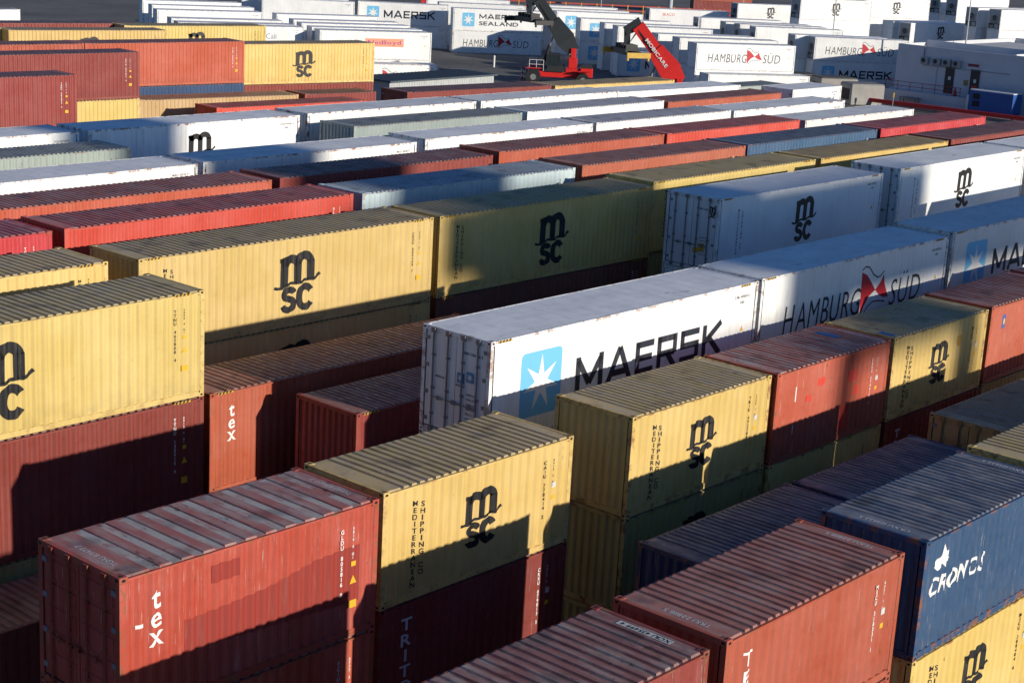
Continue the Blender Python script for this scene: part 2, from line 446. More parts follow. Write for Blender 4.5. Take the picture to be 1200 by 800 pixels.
def decal(name, parent, t, x, z, color, key, kind, L, off=.004, conform=True, plane='side', side_h=0):
    """lettering or mark laid on the near long wall (plane 'side'), the left end ('end') or the roof"""
    def f():
        bm = bmesh.new(); vs = [bm.verts.new((v[0] + x, 0, v[1] + z)) for v in t[0]]
        for q in t[1]:
            try: bm.faces.new([vs[i] for i in q])
            except ValueError: pass
        if plane == 'side':
            pts = wallprof(kind, L)
            if conform and kind == 'dry':
                xs = [v.co.x for v in bm.verts]; a, b = min(xs), max(xs)
                for px, d in pts:
                    if a + .002 < px < b - .002:
                        bmesh.ops.bisect_plane(bm, geom=bm.verts[:] + bm.edges[:] + bm.faces[:], plane_co=(px, 0, 0), plane_no=(1, 0, 0))
                for v in bm.verts: v.co.y = prof_at(pts, v.co.x) - off
            else:
                for v in bm.verts: v.co.y = (.008 if kind == 'reefer' else .010) - off
        elif plane == 'end':
            for v in bm.verts: v.co = Vector((-off, W - v.co.x, v.co.z))
        elif plane == 'roof':
            for v in bm.verts: v.co = Vector((v.co.x, v.co.z, side_h + off))
        return finish(bm, name, [M['decal']])
    me = ck(('d', name, key, round(x, 3), round(z, 3), kind, L, conform, plane, off, side_h), f)
    return obj(name, me, parent, (*color, 1))
BLACK = (.007, .007, .009); WHITE = (.78, .78, .76); YEL = (.75, .42, .02); SKY = (.16, .50, .78); NAVY = (.03, .05, .16)

# ------------------------------------------------------------------ colours
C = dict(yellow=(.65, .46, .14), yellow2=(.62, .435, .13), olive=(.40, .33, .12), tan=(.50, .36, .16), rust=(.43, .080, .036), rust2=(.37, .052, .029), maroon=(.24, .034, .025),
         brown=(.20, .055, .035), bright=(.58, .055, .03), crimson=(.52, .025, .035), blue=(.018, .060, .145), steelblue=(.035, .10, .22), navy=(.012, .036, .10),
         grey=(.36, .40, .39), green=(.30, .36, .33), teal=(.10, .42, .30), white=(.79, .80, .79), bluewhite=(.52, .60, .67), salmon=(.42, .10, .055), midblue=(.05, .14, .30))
CN = dict(yellow='yellow', yellow2='yellow', olive='dull yellow', tan='tan', rust='rust red', rust2='rust red', maroon='dark red', brown='reddish brown', bright='bright red', crimson='crimson',
          blue='blue', steelblue='steel blue', navy='dark blue', grey='grey', green='grey green', teal='teal', white='white', bluewhite='pale blue grey', salmon='salmon red', midblue='mid blue')
IDS = ['TRIU', 'CAIU', 'TGHU', 'MSCU', 'MEDU', 'TCLU', 'GLDU', 'TTNU', 'CRXU', 'SUDU', 'MSKU', 'FCIU']
def idtext(seed):
    r = random.Random(seed); return r.choice(IDS) + ' %06d %d' % (r.randrange(10 ** 6), r.randrange(10))

def marks_dry(side, near, L, H, opts, lod, seed, white_id):
    """painted marks on the near wall"""
    ks = 'dry'; conf = lod == 0
    cid = WHITE if white_id else BLACK
    sc40 = L > 7
    if 'msc' in opts:
        w = 1.95 * .8 if sc40 else 1.27 * .84
        decal('logo', side, msc2d(w), L / 2, H - (.55 if sc40 else .62), BLACK, 'msc%.2f' % w, ks, L, conform=conf)
    if 'med' in opts:
        z = H - (.40 if H > 2.7 else .38); x = .95; k = .115
        decal('lettering', side, stacked('MEDITERRANEAN', k, .152), x, z, BLACK, 'med', ks, L, conform=conf)
        decal('lettering', side, stacked('SHIPPING CO', k, .152), x + .24, z - .06, BLACK, 'shp', ks, L, conform=conf)
    if 'tex' in opts:
        y = 0; out = []
        for ch in 'tex':
            t = text2d(ch, .40, .010 if ch != 't' else .022, 1.0); b = bounds(t); out.append(shift(t, -(b[0] + b[2]) / 2, y - b[3])); 
            y -= (b[3] - b[1]) + .07
        decal('logo', side, merge(out), .78, H - .42, WHITE, 'tex', ks, L, conform=conf)
    if 'triton' in opts:
        out = []; y = 0
        for ch in 'TRITON':
            t = text2d(ch, .27, .03, 1.35); b = bounds(t); out.append(shift(t, -(b[0] + b[2]) / 2, y - .27))
            y -= .36
        decal('logo', side, merge(out), .82, H - .38, (.62, .62, .64), 'triton', ks, L, conform=False)
    if 'cronos' in opts:
        t = text2d('CRONOS', .38, .03, 1.15, .25); b = bounds(t)
        decal('logo', side, shift(t, 0, 0, 2.45 / b[2], 1), .38, H - 1.30, WHITE, 'cro', ks, L, conform=conf)
        # winged figure above the word
        P = [poly([(0, .12), (.12, .06), (.2, 0), (.36, .08), (.42, .1), (.52, 0), (.52, .12), (.7, .16), (.56, .24), (.66, .38), (.5, .36), (.44, .52), (.38, .30), (.3, .32), (.12, .24)])]
        decal('logo', side, merge(P), .45, H - .78, WHITE, 'crof', ks, L, conform=conf)
    if 'vt' in opts:
        decal('lettering', side, stacked('TEX', .26, .36, .03, 1.2), .75, H - .42, WHITE, 'vtex', ks, L, conform=conf)
    if 'num' in opts or 'msc' in opts or lod == 0:
        s = idtext(seed); u = s.replace(' ', '')
        decal('lettering', side, stacked(s, .085, .108), L - .95, H - .42, cid, 'id' + s, ks, L, conform=False)
        decal('lettering', side, stacked(s[-6:] + ' G1', .055, .075), L - .66, H - .42, cid, 'id2' + s, ks, L, conform=False)
        if H > 2.7:
            decal('marking', side, rect2d(.12, .10), L - .64, H - 1.18, YEL, 'sqa', ks, L, conform=False)
            decal('marking', side, ([(-.09, -.07), (.09, -.07), (0, .10)], [(0, 1, 2)]), L - .64, H - 1.52, YEL, 'tri', ks, L, conform=False)
            decal('marking', side, rect2d(.20, .16), L - .64, H - 2.02, YEL, 'sqb', ks, L, conform=False)
        elif lod == 0:
            decal('marking', side, rect2d(.14, .13), L - .62, H - 1.05, (.6, .6, .58), 'sqc', ks, L, conform=False)
            decal('marking', side, rect2d(.12, .10), L - .62, H - 1.35, YEL, 'sqd', ks, L, conform=False)
def marks_reefer(side, L, H, opts, lod, seed):
    ks = 'reefer'
    if 'maersk' in opts or 'sealand' in opts:
        bx = 2.05 * (1 if L > 7 else .6); bz = H - 1.42; hh = 1.78
        if L > 7:
            decal('logo', side, rrect2d(1.65, hh, .15), bx, bz, SKY, 'mbox', ks, L)
            decal('logo', side, star2d(1.75), bx, bz, WHITE, 'mstar', ks, L, off=.007)
        else: decal('logo', side, rrect2d(.9, 1.0, .1), bx, H - 1.1, (.45, .62, .75), 'mbox2', ks, L)
        t = strokes2d('MAERSK', .98 if 'maersk' in opts else .62, 1.0, .19 if 'maersk' in opts else .15, .17); b = bounds(t)
        wd = 6.9 if L > 7 else 3.0; wd = 5.6 if 'sealand' in opts else wd
        zb = H - 1.98 if 'maersk' in opts else H - 1.25
        decal('lettering', side, shift(t, 0, 0, wd / b[2], 1 if L > 7 else .6), 3.5 if L > 7 else 2.2, zb if L > 7 else H - 1.3, (.015, .02, .035), 'mk%.1f%d' % (L, 'sealand' in opts), ks, L)
        if 'sealand' in opts:
            t = text2d('SEALAND', .5, .02, 1.0); b = bounds(t)
            decal('lettering', side, shift(t, 0, 0, 5.3 / b[2], 1), 3.5, H - 2.1, (.015, .02, .035), 'sl', ks, L)
    if 'hs' in opts:
        z = H - 2.02; c = (.03, .03, .04)
        t = text2d('HAMBURG', .95, -.004, 1.0, .12); b = bounds(t)
        decal('lettering', side, shift(t, 0, 0, 4.75 / b[2], 1), 1.45, z, c, 'hh', ks, L)
        t = text2d('S\u00dcD', .95, -.004, 1.0, .12); b = bounds(t)
        decal('lettering', side, shift(t, 0, 0, 2.15 / b[2], 1), 8.2, z, c, 'sud', ks, L)
        left = [(0, 1.45), (.35, 1.32), (.7, 1.02), (1.0, .72), (.62, .55), (.3, .22), (.1, -.15)]
        right = [(1.0, .72), (1.35, .98), (1.5, 1.22), (1.62, .85), (1.95, .35), (1.6, .38), (1.3, .5)]
        fr = lambda pl: ([(sum(p[0] for p in pl) / len(pl), sum(p[1] for p in pl) / len(pl))] + pl, [(0, 1 + i, 1 + (i + 1) % len(pl)) for i in range(len(pl))])
        decal('logo', side, merge([fr(left), fr(right)]), 6.15, z, (.48, .012, .025), 'hsf', ks, L)
        ln = [strip([(0, 1.52), (.2, 1.62), (.45, 1.58), (.8, 1.28), (1.1, 1.14), (1.3, 1.18), (1.5, 1.32)], .05), strip([(.28, -.1), (.6, .2), (.9, .32), (1.3, .3), (1.75, .22)], .05)]
        decal('logo', side, merge(ln), 6.15, z, c, 'hsl', ks, L)
    if 'msc' in opts:
        decal('logo', side, msc2d(1.45), L / 2, H - .5, BLACK, 'mscr', ks, L)
        if lod == 0 or 'med' in opts:
            decal('lettering', side, stacked('MEDITERRANEAN', .1, .138), 1.35, H - .5, BLACK, 'medr', ks, L)
            decal('lettering', side, stacked('SHIPPING CO', .1, .138), 1.62, H - .6, BLACK, 'shpr', ks, L)
    if 'mcc' in opts:
        t = text2d('MCC', .5, -.003); decal('lettering', side, t, 7.5, H - 1.15, (.03, .10, .45), 'mcc', ks, L)
        decal('logo', side, merge([strip([(0, 0), (.35, .25), (.8, .35)], .12), strip([(.5, .02), (.8, .2), (1.2, .25)], .1)]), 6.0, H - 1.1, (.03, .2, .6), 'mccl', ks, L)
    if 'ned' in opts:
        decal('marking', side, rect2d(4.2, .85), 7.0, H - 1.15, (.75, .30, .18), 'nedb', ks, L)
        t = text2d('Nedlloyd', .42, .012); b = bounds(t); decal('lettering', side, shift(t, 0, 0, 3.6 / b[2], 1), 5.2, H - 1.33, (.35, .04, .22), 'ned', ks, L, off=.008)
    if 'cai' in opts:
        t = text2d('Cali', .55, -.002); decal('lettering', side, t, 8.1, H - 1.25, (.12, .14, .2), 'cai', ks, L)
    if 'seaco' in opts:
        t = text2d('SEACO', .4, .01); decal('lettering', side, t, 2.0, H - .95, (.6, .08, .06), 'seaco', ks, L)
    s = idtext(seed)
    decal('lettering', side, text2d(s, .085, .012), L - 1.25, H - .42, BLACK, 'rid' + s, ks, L)
    decal('lettering', side, text2d('45R1', .085, .012), L - .95, H - .60, BLACK, 'r45', ks, L)
    decal('marking', side, ([(-.09, -.07), (.09, -.07), (0, .10)], [(0, 1, 2)]), L - .75, H - 1.4, YEL, 'rtri', ks, L)

HAZ = None
def container(x, y, zt, rz, L, H, kind, color, label, opts='', lod=0, style='n', wear=.5, seed=0, left='plain', group=None, hscale=1.0):
    """zt: height of the container's top above ground"""
    dry = kind == 'dry'
    root = empty('shipping_container' if dry else 'refrigerated_container', (x, y, zt - H * hscale), rz, label, 'container', group)
    if hscale != 1.0: root.scale = (1, 1, hscale)
    col = C[color] if isinstance(color, str) else color
    r = random.Random(seed * 7 + 3); v = 1 + r.uniform(-.10, .06)
    col = (*[min(1, c * v * (1 + r.uniform(-.05, .05) * (.15 if color == 'white' else 1))) for c in col], min(1, wear * r.uniform(.75, 1.35)))
    side = obj('side_wall', m_side(kind, L, H), root, col)
    s2 = obj('side_wall', m_side(kind, L, H), root, col); s2.location = (L, W, 0); s2.rotation_euler = (0, 0, math.pi)
    obj('roof', m_roof(kind, L, H, style), root, col)
    obj('frame', m_frame(kind, L, H, lod > 0), root, col)
    if lod == 0:
        for cx in (0, L - .178):
            for cy in (0, W - .162):
                for cz in (0, H - .118): obj('corner_casting', m_cast(), root, col, (cx, cy, cz))
        obj('floor', m_floor(L), root)
    e = obj('end_wall', m_end(kind, H), root, col); e.location = (L, W, 0); e.rotation_euler = (0, 0, math.pi)
    if left in ('door', 'wdoor'):
        for k in range(2):
            d = obj('door', m_door(kind, H), root, col)
            if k == 0: d.location = (0, .13, 0)
            else: d.location = (0, W - .13, 0); d.scale = (1, -1, 1)
            if lod == 0:
                for by in (.30, .82):
                    b = obj('locking_bar', m_bar(H), d, (*[c_ * .6 for c_ in col[:3]], .4) if dry else (.2, .2, .21, .3), (0, by, 0))
    elif left == 'unit':
        u = obj('refrigeration_unit', m_unit(H), root)
        obj('fan', m_fan(H), u)
    else: obj('end_wall', m_end(kind, H), root, col)
    if dry: marks_dry(side, True, L, H, opts.split(), lod, seed, color not in ('yellow', 'yellow2', 'olive', 'tan', 'white', 'grey', 'green', 'bluewhite'))
    else: marks_reefer(side, L, H, opts.split(), lod, seed)
    if H > 2.8 and (lod == 0 or 'haz' in opts):
        def hz():
            out = []
            for i in range(5): out.append(poly([(i * .13, 0), (i * .13 + .06, 0), (i * .13 + .10, .055), (i * .13 + .04, .055)]))
            return merge(out)
        fr = [o for o in root.children if o.name.startswith('frame')][0]
        for xx, nm in ((.3, 'a'), (L - .95, 'b')):
            def f(xx=xx):
                bm = bmesh.new()
                box(bm, xx - .02, -.0035, H - .078, xx + .50, .0, H - .02, 0)
                for i in range(4):
                    vs = [bm.verts.new((xx + i * .12 + a, -.0055, H - .075 + b)) for a, b in ((0, 0), (.06, 0), (.10, .062), (.04, .062))]
                    bm.faces.new(vs).material_index = 1
                return finish(bm, 'hazard_stripe', [M['craneyellow'], M['dark']])
            obj('hazard_stripe', ck(('haz', xx, L, H), f), fr)
    return root
BG = [
    ('p1', 25.82, 58.24, 0.5, -4.0, 12.19, 'dry', 'maroon', 'num', 'maroon'),
    ('p2', 35.76, 66.36, 0.7, -5.0, 12.19, 'dry', 'maroon', 'num', 'yellow'),
    ('p3a', 35.63, 72.26, 0.7, -6.0, 12.19, 'dry', 'rust', '', 'rust'),
    ('p3', 47.75, 70.9, 0.7, -6.0, 12.19, 'dry', 'rust', 'num', 'blue'),
    ('p4', 60.19, 71.57, 0.3, -10.0, 12.19, 'dry', 'yellow', 'msc', 'maroon'),
    ('y0', 39.15, 88.51, 0.3, -12.0, 12.19, 'dry', 'yellow', '', 'yellow'),
    ('y1', 50.72, 84.61, 0.3, -12.0, 12.19, 'dry', 'yellow', 'msc', 'yellow'),
    ('rb', 51.56, 90.39, 0.3, -12.0, 12.19, 'dry', 'maroon', '', 'maroon'),
    ('y2', 61.76, 86.25, 0.3, -12.0, 12.19, 'dry', 'yellow', 'msc', 'yellow'),
    ('yb', 49.3, 67.27, -2.6, -8.0, 12.19, 'dry', 'tan', '', 'tan'),
    ('br2', 61.92, 65.53, -2.6, -8.0, 6.06, 'dry', 'maroon', '', 'maroon'),
    ('ro', 51.45, 62.05, -2.6, -4.0, 12.19, 'dry', 'bright', '', 'bright'),
    ('mar', 54.66, 48.27, -0.2, -4.0, 12.19, 'dry', 'maroon', '', 'maroon'),
    ('ye', 69.73, 49.54, -0.6, -4.0, 12.19, 'dry', 'yellow', '', 'yellow'),
    ('9e', 65.04, 40.57, 0.2, -3.0, 12.19, 'reefer', 'white', '', 'white'),
    ('9f', 91.69, 49.73, -1.6, -3.0, 6.06, 'dry', 'grey', '', 'grey'),
    ('tl', 79.67, 42.15, -1.0, 0.0, 6.06, 'dry', 'teal', '', 'teal'),
    ('mk20', 77.49, 36.07, 0.3, 0.0, 6.06, 'reefer', 'white', 'maersk', 'white'),
    ('HSf', 136.99, 85.97, -2.8, -30.0, 12.19, 'reefer', 'white', 'hs', 'white'),
    ('HSl', 134.63, 82.45, -5.7, -31.0, 12.19, 'reefer', 'white', '', None),
    ('wa', 163.94, 90.34, -2.8, -36.0, 12.19, 'reefer', 'white', 'unit', 'white'),
    ('HS2', 163.66, 87.31, -2.8, -38.0, 12.19, 'reefer', 'white', 'hs unit', 'white'),
    ('wb', 170.09, 100.29, -2.8, -37.0, 12.19, 'reefer', 'white', 'unit', 'white'),
    ('wc', 171.97, 104.03, -2.8, -37.0, 12.19, 'reefer', 'white', 'unit', 'white'),
    ('wd', 173.15, 107.1, -2.8, -37.0, 12.19, 'reefer', 'white', 'unit', 'white'),
    ('we', 175.76, 113.45, -2.8, -37.0, 12.19, 'reefer', 'white', 'unit', 'white'),
    ('wf', 183.88, 128.04, -2.8, -37.0, 12.19, 'reefer', 'white', 'unit seaco', 'white'),
    ('wg', 216.31, 134.58, -2.8, -30.0, 12.19, 'reefer', 'white', 'msc unit', 'white'),
    ('wh', 192.35, 107.76, 0.1, -25.0, 12.19, 'reefer', 'white', 'unit msc', 'white'),
    ('wh2', 211.0, 108.38, 0.1, -25.0, 12.19, 'reefer', 'white', 'msc', 'white'),
    ('wi', 232.87, 126.11, -4.0, -25.0, 6.06, 'reefer', 'white', 'msc', None),
    ('wj', 209.92, 102.42, -2.8, -20.0, 12.19, 'reefer', 'white', '', 'white'),
    ('wk', 208.87, 98.96, -2.8, -18.0, 12.19, 'reefer', 'white', 'msc unit', 'white'),
    ('wl', 211.4, 86.35, 0.1, -20.0, 12.19, 'reefer', 'white', 'unit', 'white'),
    ('wm', 211.72, 90.07, 0.1, -20.0, 12.19, 'reefer', 'white', 'unit', 'white'),
    ('wn', 235.26, 105.37, 0.1, -15.0, 12.19, 'reefer', 'white', 'unit', 'white'),
    ('wo', 239.39, 110.55, 0.1, -15.0, 12.19, 'reefer', 'white', 'unit', 'white'),
    ('rr', 266.34, 138.63, -5.0, -22.0, 12.19, 'dry', 'rust', '', None),
    ('s0', 163.45, 130.92, -2.8, -37.0, 12.19, 'reefer', 'white', '', 'white'),
    ('s00', 167.53, 136.2, -2.8, -37.0, 12.19, 'reefer', 'white', '', 'white'),
    ('s1', 160.35, 125.97, -2.8, -36.0, 12.19, 'reefer', 'white', 'maersk', 'white'),
    ('s2', 152.82, 115.56, -2.8, -36.0, 12.19, 'reefer', 'white', 'maersk', 'white'),
    ('s3', 149.73, 109.17, -2.8, -36.0, 12.19, 'reefer', 'white', '', 'white'),
    ('s4', 147.55, 105.35, -2.8, -36.0, 12.19, 'reefer', 'white', '', 'white'),
    ('s5', 143.24, 95.97, -2.8, -34.0, 12.19, 'reefer', 'white', '', 'white'),
    ('s6', 141.22, 91.38, -2.8, -33.0, 12.19, 'reefer', 'white', '', 'white'),
    ('mkm', 145.92, 103.8, -5.7, -36.0, 12.19, 'reefer', 'white', 'maersk', None),
    ('mk1', 141.04, 144.66, -2.8, -44.0, 12.19, 'reefer', 'white', 'maersk', 'white'),
    ('mk2', 147.13, 132.74, -2.8, -38.0, 12.19, 'reefer', 'white', 'sealand', 'hs'),
    ('k1', 153.78, 141.84, -2.8, -40.0, 12.19, 'reefer', 'white', '', 'white'),
    ('k2', 160.3, 150.76, -2.8, -42.0, 12.19, 'reefer', 'white', '', 'white'),
    ('k3', 129.79, 151.1, -2.8, -42.0, 12.19, 'reefer', 'white', '', 'white'),
    ('k4', 136.59, 159.6, -2.8, -42.0, 12.19, 'reefer', 'white', '', 'white'),
    ('n1', 102.42, 109.19, -2.8, -28.0, 12.19, 'reefer', 'white', 'ned', 'white'),
    ('n2', 104.18, 112.38, -2.8, -28.0, 12.19, 'reefer', 'white', '', 'white'),
    ('n3', 106.5, 116.68, -2.8, -28.0, 12.19, 'reefer', 'white', '', 'white'),
    ('n4', 108.81, 120.65, -2.8, -28.0, 12.19, 'reefer', 'white', '', 'white'),
    ('n5', 112.45, 127.79, -2.8, -28.0, 12.19, 'reefer', 'white', '', 'white'),
    ('n0', 99.59, 105.29, -5.7, -28.0, 12.19, 'reefer', 'white', 'hs', None),
    ('g1', 91.89, 117.44, -2.8, -26.0, 12.19, 'reefer', 'white', 'cai', 'white'),
    ('g2', 92.8, 120.35, -2.8, -26.0, 12.19, 'reefer', 'white', '', 'white'),
    ('g3', 95.23, 124.7, -2.8, -26.0, 12.19, 'reefer', 'white', '', 'white'),
    ('g4', 101.17, 135.22, -2.8, -26.0, 12.19, 'reefer', 'white', '', 'white'),
    ('g5', 105.13, 141.53, -2.8, -26.0, 12.19, 'reefer', 'white', '', 'white'),
    ('g6', 108.76, 148.35, -2.8, -26.0, 12.19, 'reefer', 'white', '', 'white'),
    ('mcc', 130.03, 155.51, -2.8, -34.0, 12.19, 'reefer', 'white', 'mcc', 'white'),
    ('lone', 94.23, 173.23, -5.7, -10.0, 12.19, 'dry', 'white', '', None),
]

# ------------------------------------------------------------------ camera, sky, sun
def camera():
    yaw, pit, roll = .7149, .2562, .0558
    f = Vector((math.cos(pit) * math.cos(yaw), math.cos(pit) * math.sin(yaw), -math.sin(pit)))
    r = Vector((math.sin(yaw), -math.cos(yaw), 0)); u = r.cross(f)
    r2 = r * math.cos(roll) + u * math.sin(roll); u2 = -r * math.sin(roll) + u * math.cos(roll)
    m = Matrix((r2, u2, -f)).transposed().to_4x4(); m.translation = Vector((-15.4545, -21.8598, 10.8661 + G))
    cd = bpy.data.cameras.new('camera'); c = bpy.data.objects.new('camera', cd); COL.objects.link(c)
    c.matrix_world = m; cd.sensor_width = 36; cd.lens = 36 * 1951.1 / 1200; cd.clip_start = .5; cd.clip_end = 5000
    sc.camera = c
camera()
SUNDIR = Vector((-.14, 1, -.24)).normalized()      # the way the light travels
el = math.asin(-SUNDIR.z)
sd = bpy.data.lights.new('sun', 'SUN'); sd.energy = 5.0; sd.angle = R(.55); sd.color = (1, .91, .77)
so = bpy.data.objects.new('sun', sd); COL.objects.link(so); so.rotation_euler = SUNDIR.to_track_quat('-Z', 'Y').to_euler(); so.location = (0, -60, 60)
w = bpy.data.worlds.new('World'); sc.world = w; w.use_nodes = True
nt = w.node_tree; nt.nodes.clear()
bg = nt.nodes.new('ShaderNodeBackground'); sky = nt.nodes.new('ShaderNodeTexSky'); ow = nt.nodes.new('ShaderNodeOutputWorld')
sky.sky_type = 'NISHITA'; sky.sun_disc = False; sky.sun_elevation = el; sky.sun_rotation = math.atan2(-SUNDIR.x, -SUNDIR.y)
sky.altitude = 20; sky.air_density = 1.0; sky.dust_density = .2; sky.ozone_density = 3.5
bg.inputs[1].default_value = .073
tint = nt.nodes.new('ShaderNodeMix'); tint.data_type = 'RGBA'; tint.blend_type = 'MULTIPLY'; tint.inputs[0].default_value = 1; tint.inputs[7].default_value = (.70, .93, 1.30, 1)
nt.links.new(sky.outputs[0], tint.inputs[6]); nt.links.new(tint.outputs[2], bg.inputs[0]); nt.links.new(bg.outputs[0], ow.inputs[0])
sc.view_settings.view_transform = 'Standard'; sc.view_settings.look = 'None'; sc.view_settings.exposure = 0

# ------------------------------------------------------------------ ground
def ground():
    m, nt, b = newmat('asphalt'); N = NT(nt); tc = N.n('TexCoord'); v = tc.outputs['Object']
    c = N.mix(N.ramp(N.noise(v, .06, 6, .6), .35, .65), (.085, .083, .080), (.16, .153, .145))
    c = N.mix(N.math('MULTIPLY', N.ramp(N.noise(v, .35, 6, .7), .52, .7), .5), c, (.035, .034, .034))
    c = N.mix(N.math('MULTIPLY', N.ramp(N.noise(v, 12, 4, .7), .4, .7), .2), c, (.16, .155, .15))
    for rot, sc_, lo in ((.70, (.012, .9, 1), .60), (-.72, (.015, 1.3, 1), .62)):
        mp = N.n('Mapping'); mp.inputs[2].default_value = (0, 0, rot); N.l(v, mp.inputs[0])
        c = N.mix(N.math('MULTIPLY', N.ramp(N.noise(mp.outputs[0], 1.0, 5, .6, sc_), lo, lo + .09), .55), c, (.03, .03, .03))
    c = N.mix(N.math('MULTIPLY', N.ramp(N.noise(v, .9, 3, .5), .68, .72), .6), c, (.025, .025, .026))
    N.l(c, b.inputs['Base Color']); b.inputs['Roughness'].default_value = .88
    bp = N.n('Bump'); bp.inputs['Strength'].default_value = .3; bp.inputs['Distance'].default_value = .02; N.l(N.noise(v, 20, 4), bp.inputs['Height']); N.l(bp.outputs[0], b.inputs['Normal'])
    bm = bmesh.new(); s = 2500
    bm.faces.new([bm.verts.new(p) for p in ((-s, -s, 0), (s, -s, 0), (s, s, 0), (-s, s, 0))])
    o = bmobj('ground', bm, m); o['kind'] = 'structure'; o['label'] = 'worn grey asphalt of the container yard'
    bm = bmesh.new()
    for a, b_, wd in (((118, 122), (150, 96), .15), ((118, 128), (138, 112), .15), ((60, 190), (110, 235), .3), ((70, 175), (130, 230), .3), ((120, 100), (150, 76), .15)):
        a = Vector((*a, .004)); b_ = Vector((*b_, .004)); d = (b_ - a).normalized(); n = Vector((-d.y, d.x, 0)) * wd / 2
        bm.faces.new([bm.verts.new(p) for p in (a + n, b_ + n, b_ - n, a - n)])
    o = bmobj('lane_marking', bm, flat('worn_white_line', (.38, .37, .34), .8, .3, 2)); o['kind'] = 'structure'
ground()

# ------------------------------------------------------------------ the stacks
L20, L40, HS, HC = 6.058, 12.192, 2.591, 2.896
cnt = [0]
def put(x, y, zrel, L, H, kind, color, label, short, opts='', lod=0, style='n', wear=.5, left='plain', rz=0, under=(), group=None, y_jit=0):
    """a stack: the top container, then the ones under it (kind, colour, opts, label or None), down to the ground"""
    cnt[0] += 1; seed = cnt[0]
    container(x, y, zrel + G, rz, L, H, kind, color, label, opts, lod, style, wear, seed, left, group)
    z = zrel + G - H; n = len(under)
    for i, u in enumerate(under):
        uk, uc, uo, ul = (list(u) + [''] * 4)[:4]
        nat = HC if (uk == 'reefer' or 'hc' in uo) else (HS if z / (n - i) < 2.76 else HC)
        last = i == n - 1
        hs = (z / (n - i)) / nat if (last or 'fit' in uo or abs(z / (n - i) - nat) > .12) else 1.0
        word = ['under', 'two below', 'three below'][i]
        if last and n > 1: word = 'at the bottom under'
        lab = ul or f'{CN[uc]} container {word} the {short}'
        cnt[0] += 1
        container(x, y, z - .0, rz, L, nat, uk, uc, lab, uo, lod, 'n', wear, cnt[0], 'plain', group, hs)
        z -= nat * hs
D = 'dry'; RF = 'reefer'
# front row
put(.05, -7.86, -.88, L20, HS, D, 'maroon', 'weathered dark red container cut by the bottom edge, white number plate on its roof', 'number plate container', 'plate', 0, 'n', .7, 'door', 0, [(D, 'maroon'), (D, 'rust')])
put(6.58, -7.88, -.88, L20, HS, D, 'rust', 'salmon red container nearest the camera beside the blue one, white TEX lettering running down', 'salmon red container', 'vt', 0, 'n', .55, 'plain', 0, [(D, 'rust2'), (D, 'maroon')])
put(13.46, -7.92, -.88, L20, HS, D, 'blue', 'blue container lettered CRONOS in white, standing on a yellow one', 'blue lettered container', 'cronos', 0, 'f', .6, 'cronos', 0, [(D, 'yellow', 'msc med', 'yellow container with black logo directly under the blue lettered container'), (D, 'maroon')])
put(19.95, -7.92, -.86, L20, HS, D, 'yellow', 'pale yellow roofed container behind the blue lettered one at the right edge', 'pale yellow container at the right edge', '', 0, 'n', .6, 'plain', 0, [(D, 'yellow'), (D, 'rust')])
put(26.4, -7.92, -.86, L20, HS, D, 'rust', 'rust red container beyond the right edge of the front row', 'rust container beyond the right edge', '', 0, 'n', .6, 'plain', 0, [(D, 'yellow'), (D, 'rust')])
# second row, one tier lower
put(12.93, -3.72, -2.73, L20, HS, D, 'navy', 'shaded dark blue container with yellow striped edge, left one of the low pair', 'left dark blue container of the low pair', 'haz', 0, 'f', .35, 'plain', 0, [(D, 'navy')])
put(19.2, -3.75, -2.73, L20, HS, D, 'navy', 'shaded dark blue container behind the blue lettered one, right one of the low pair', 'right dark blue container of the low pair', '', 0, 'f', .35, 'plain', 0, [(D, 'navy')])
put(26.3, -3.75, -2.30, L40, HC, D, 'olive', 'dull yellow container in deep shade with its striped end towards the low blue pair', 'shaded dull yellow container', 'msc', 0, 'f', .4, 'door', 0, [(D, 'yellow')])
# third row
put(-9.6, 0, -.85, L20, HS, D, 'maroon', 'unseen dark red container added outside the left edge to shade the tex doors', 'dark red container outside the left edge', '', 1, 'n', .5, 'plain', 0, [(D, 'rust'), (D, 'maroon')])  # added out of view to block sky light from the tex container's doors
put(0, 0, -.45, L20, 2.72, D, 'rust2', 'battered red container lettered tex with peeling pale roof, lower left foreground', 'battered red tex container', 'tex', 0, 'w', 1.0, 'door', 0, [(D, 'rust', 'fit num', 'red container under the battered tex container, mostly in shadow'), (D, 'maroon')])
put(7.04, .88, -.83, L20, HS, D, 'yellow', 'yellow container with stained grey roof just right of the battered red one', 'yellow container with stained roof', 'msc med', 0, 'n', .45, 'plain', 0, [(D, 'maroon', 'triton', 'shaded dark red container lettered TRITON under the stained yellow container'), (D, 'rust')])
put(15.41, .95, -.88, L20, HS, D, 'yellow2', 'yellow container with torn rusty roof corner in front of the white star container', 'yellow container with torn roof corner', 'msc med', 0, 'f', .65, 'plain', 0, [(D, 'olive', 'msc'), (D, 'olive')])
put(21.65, .88, -.88, L20, HS, D, 'rust', 'patchy red container with bright repainted squares between two yellow ones', 'patchy red container', '', 0, 'n', .9, 'plain', 0, [(D, 'yellow'), (D, 'rust')])
put(27.95, .88, -.88, L20, HS, D, 'yellow', 'half shaded yellow container right of the patchy red one, with blue label on roof', 'half shaded yellow container', 'msc med', 0, 'f', .6, 'plain', 0, [(D, 'maroon', 'triton'), (D, 'rust')])
put(34.3, .9, -.86, L20, HS, D, 'rust', 'red container with small blue and yellow sticker at the right edge', 'red container with sticker', '', 0, 'n', .5, 'plain', 0, [(D, 'olive'), (D, 'rust')])
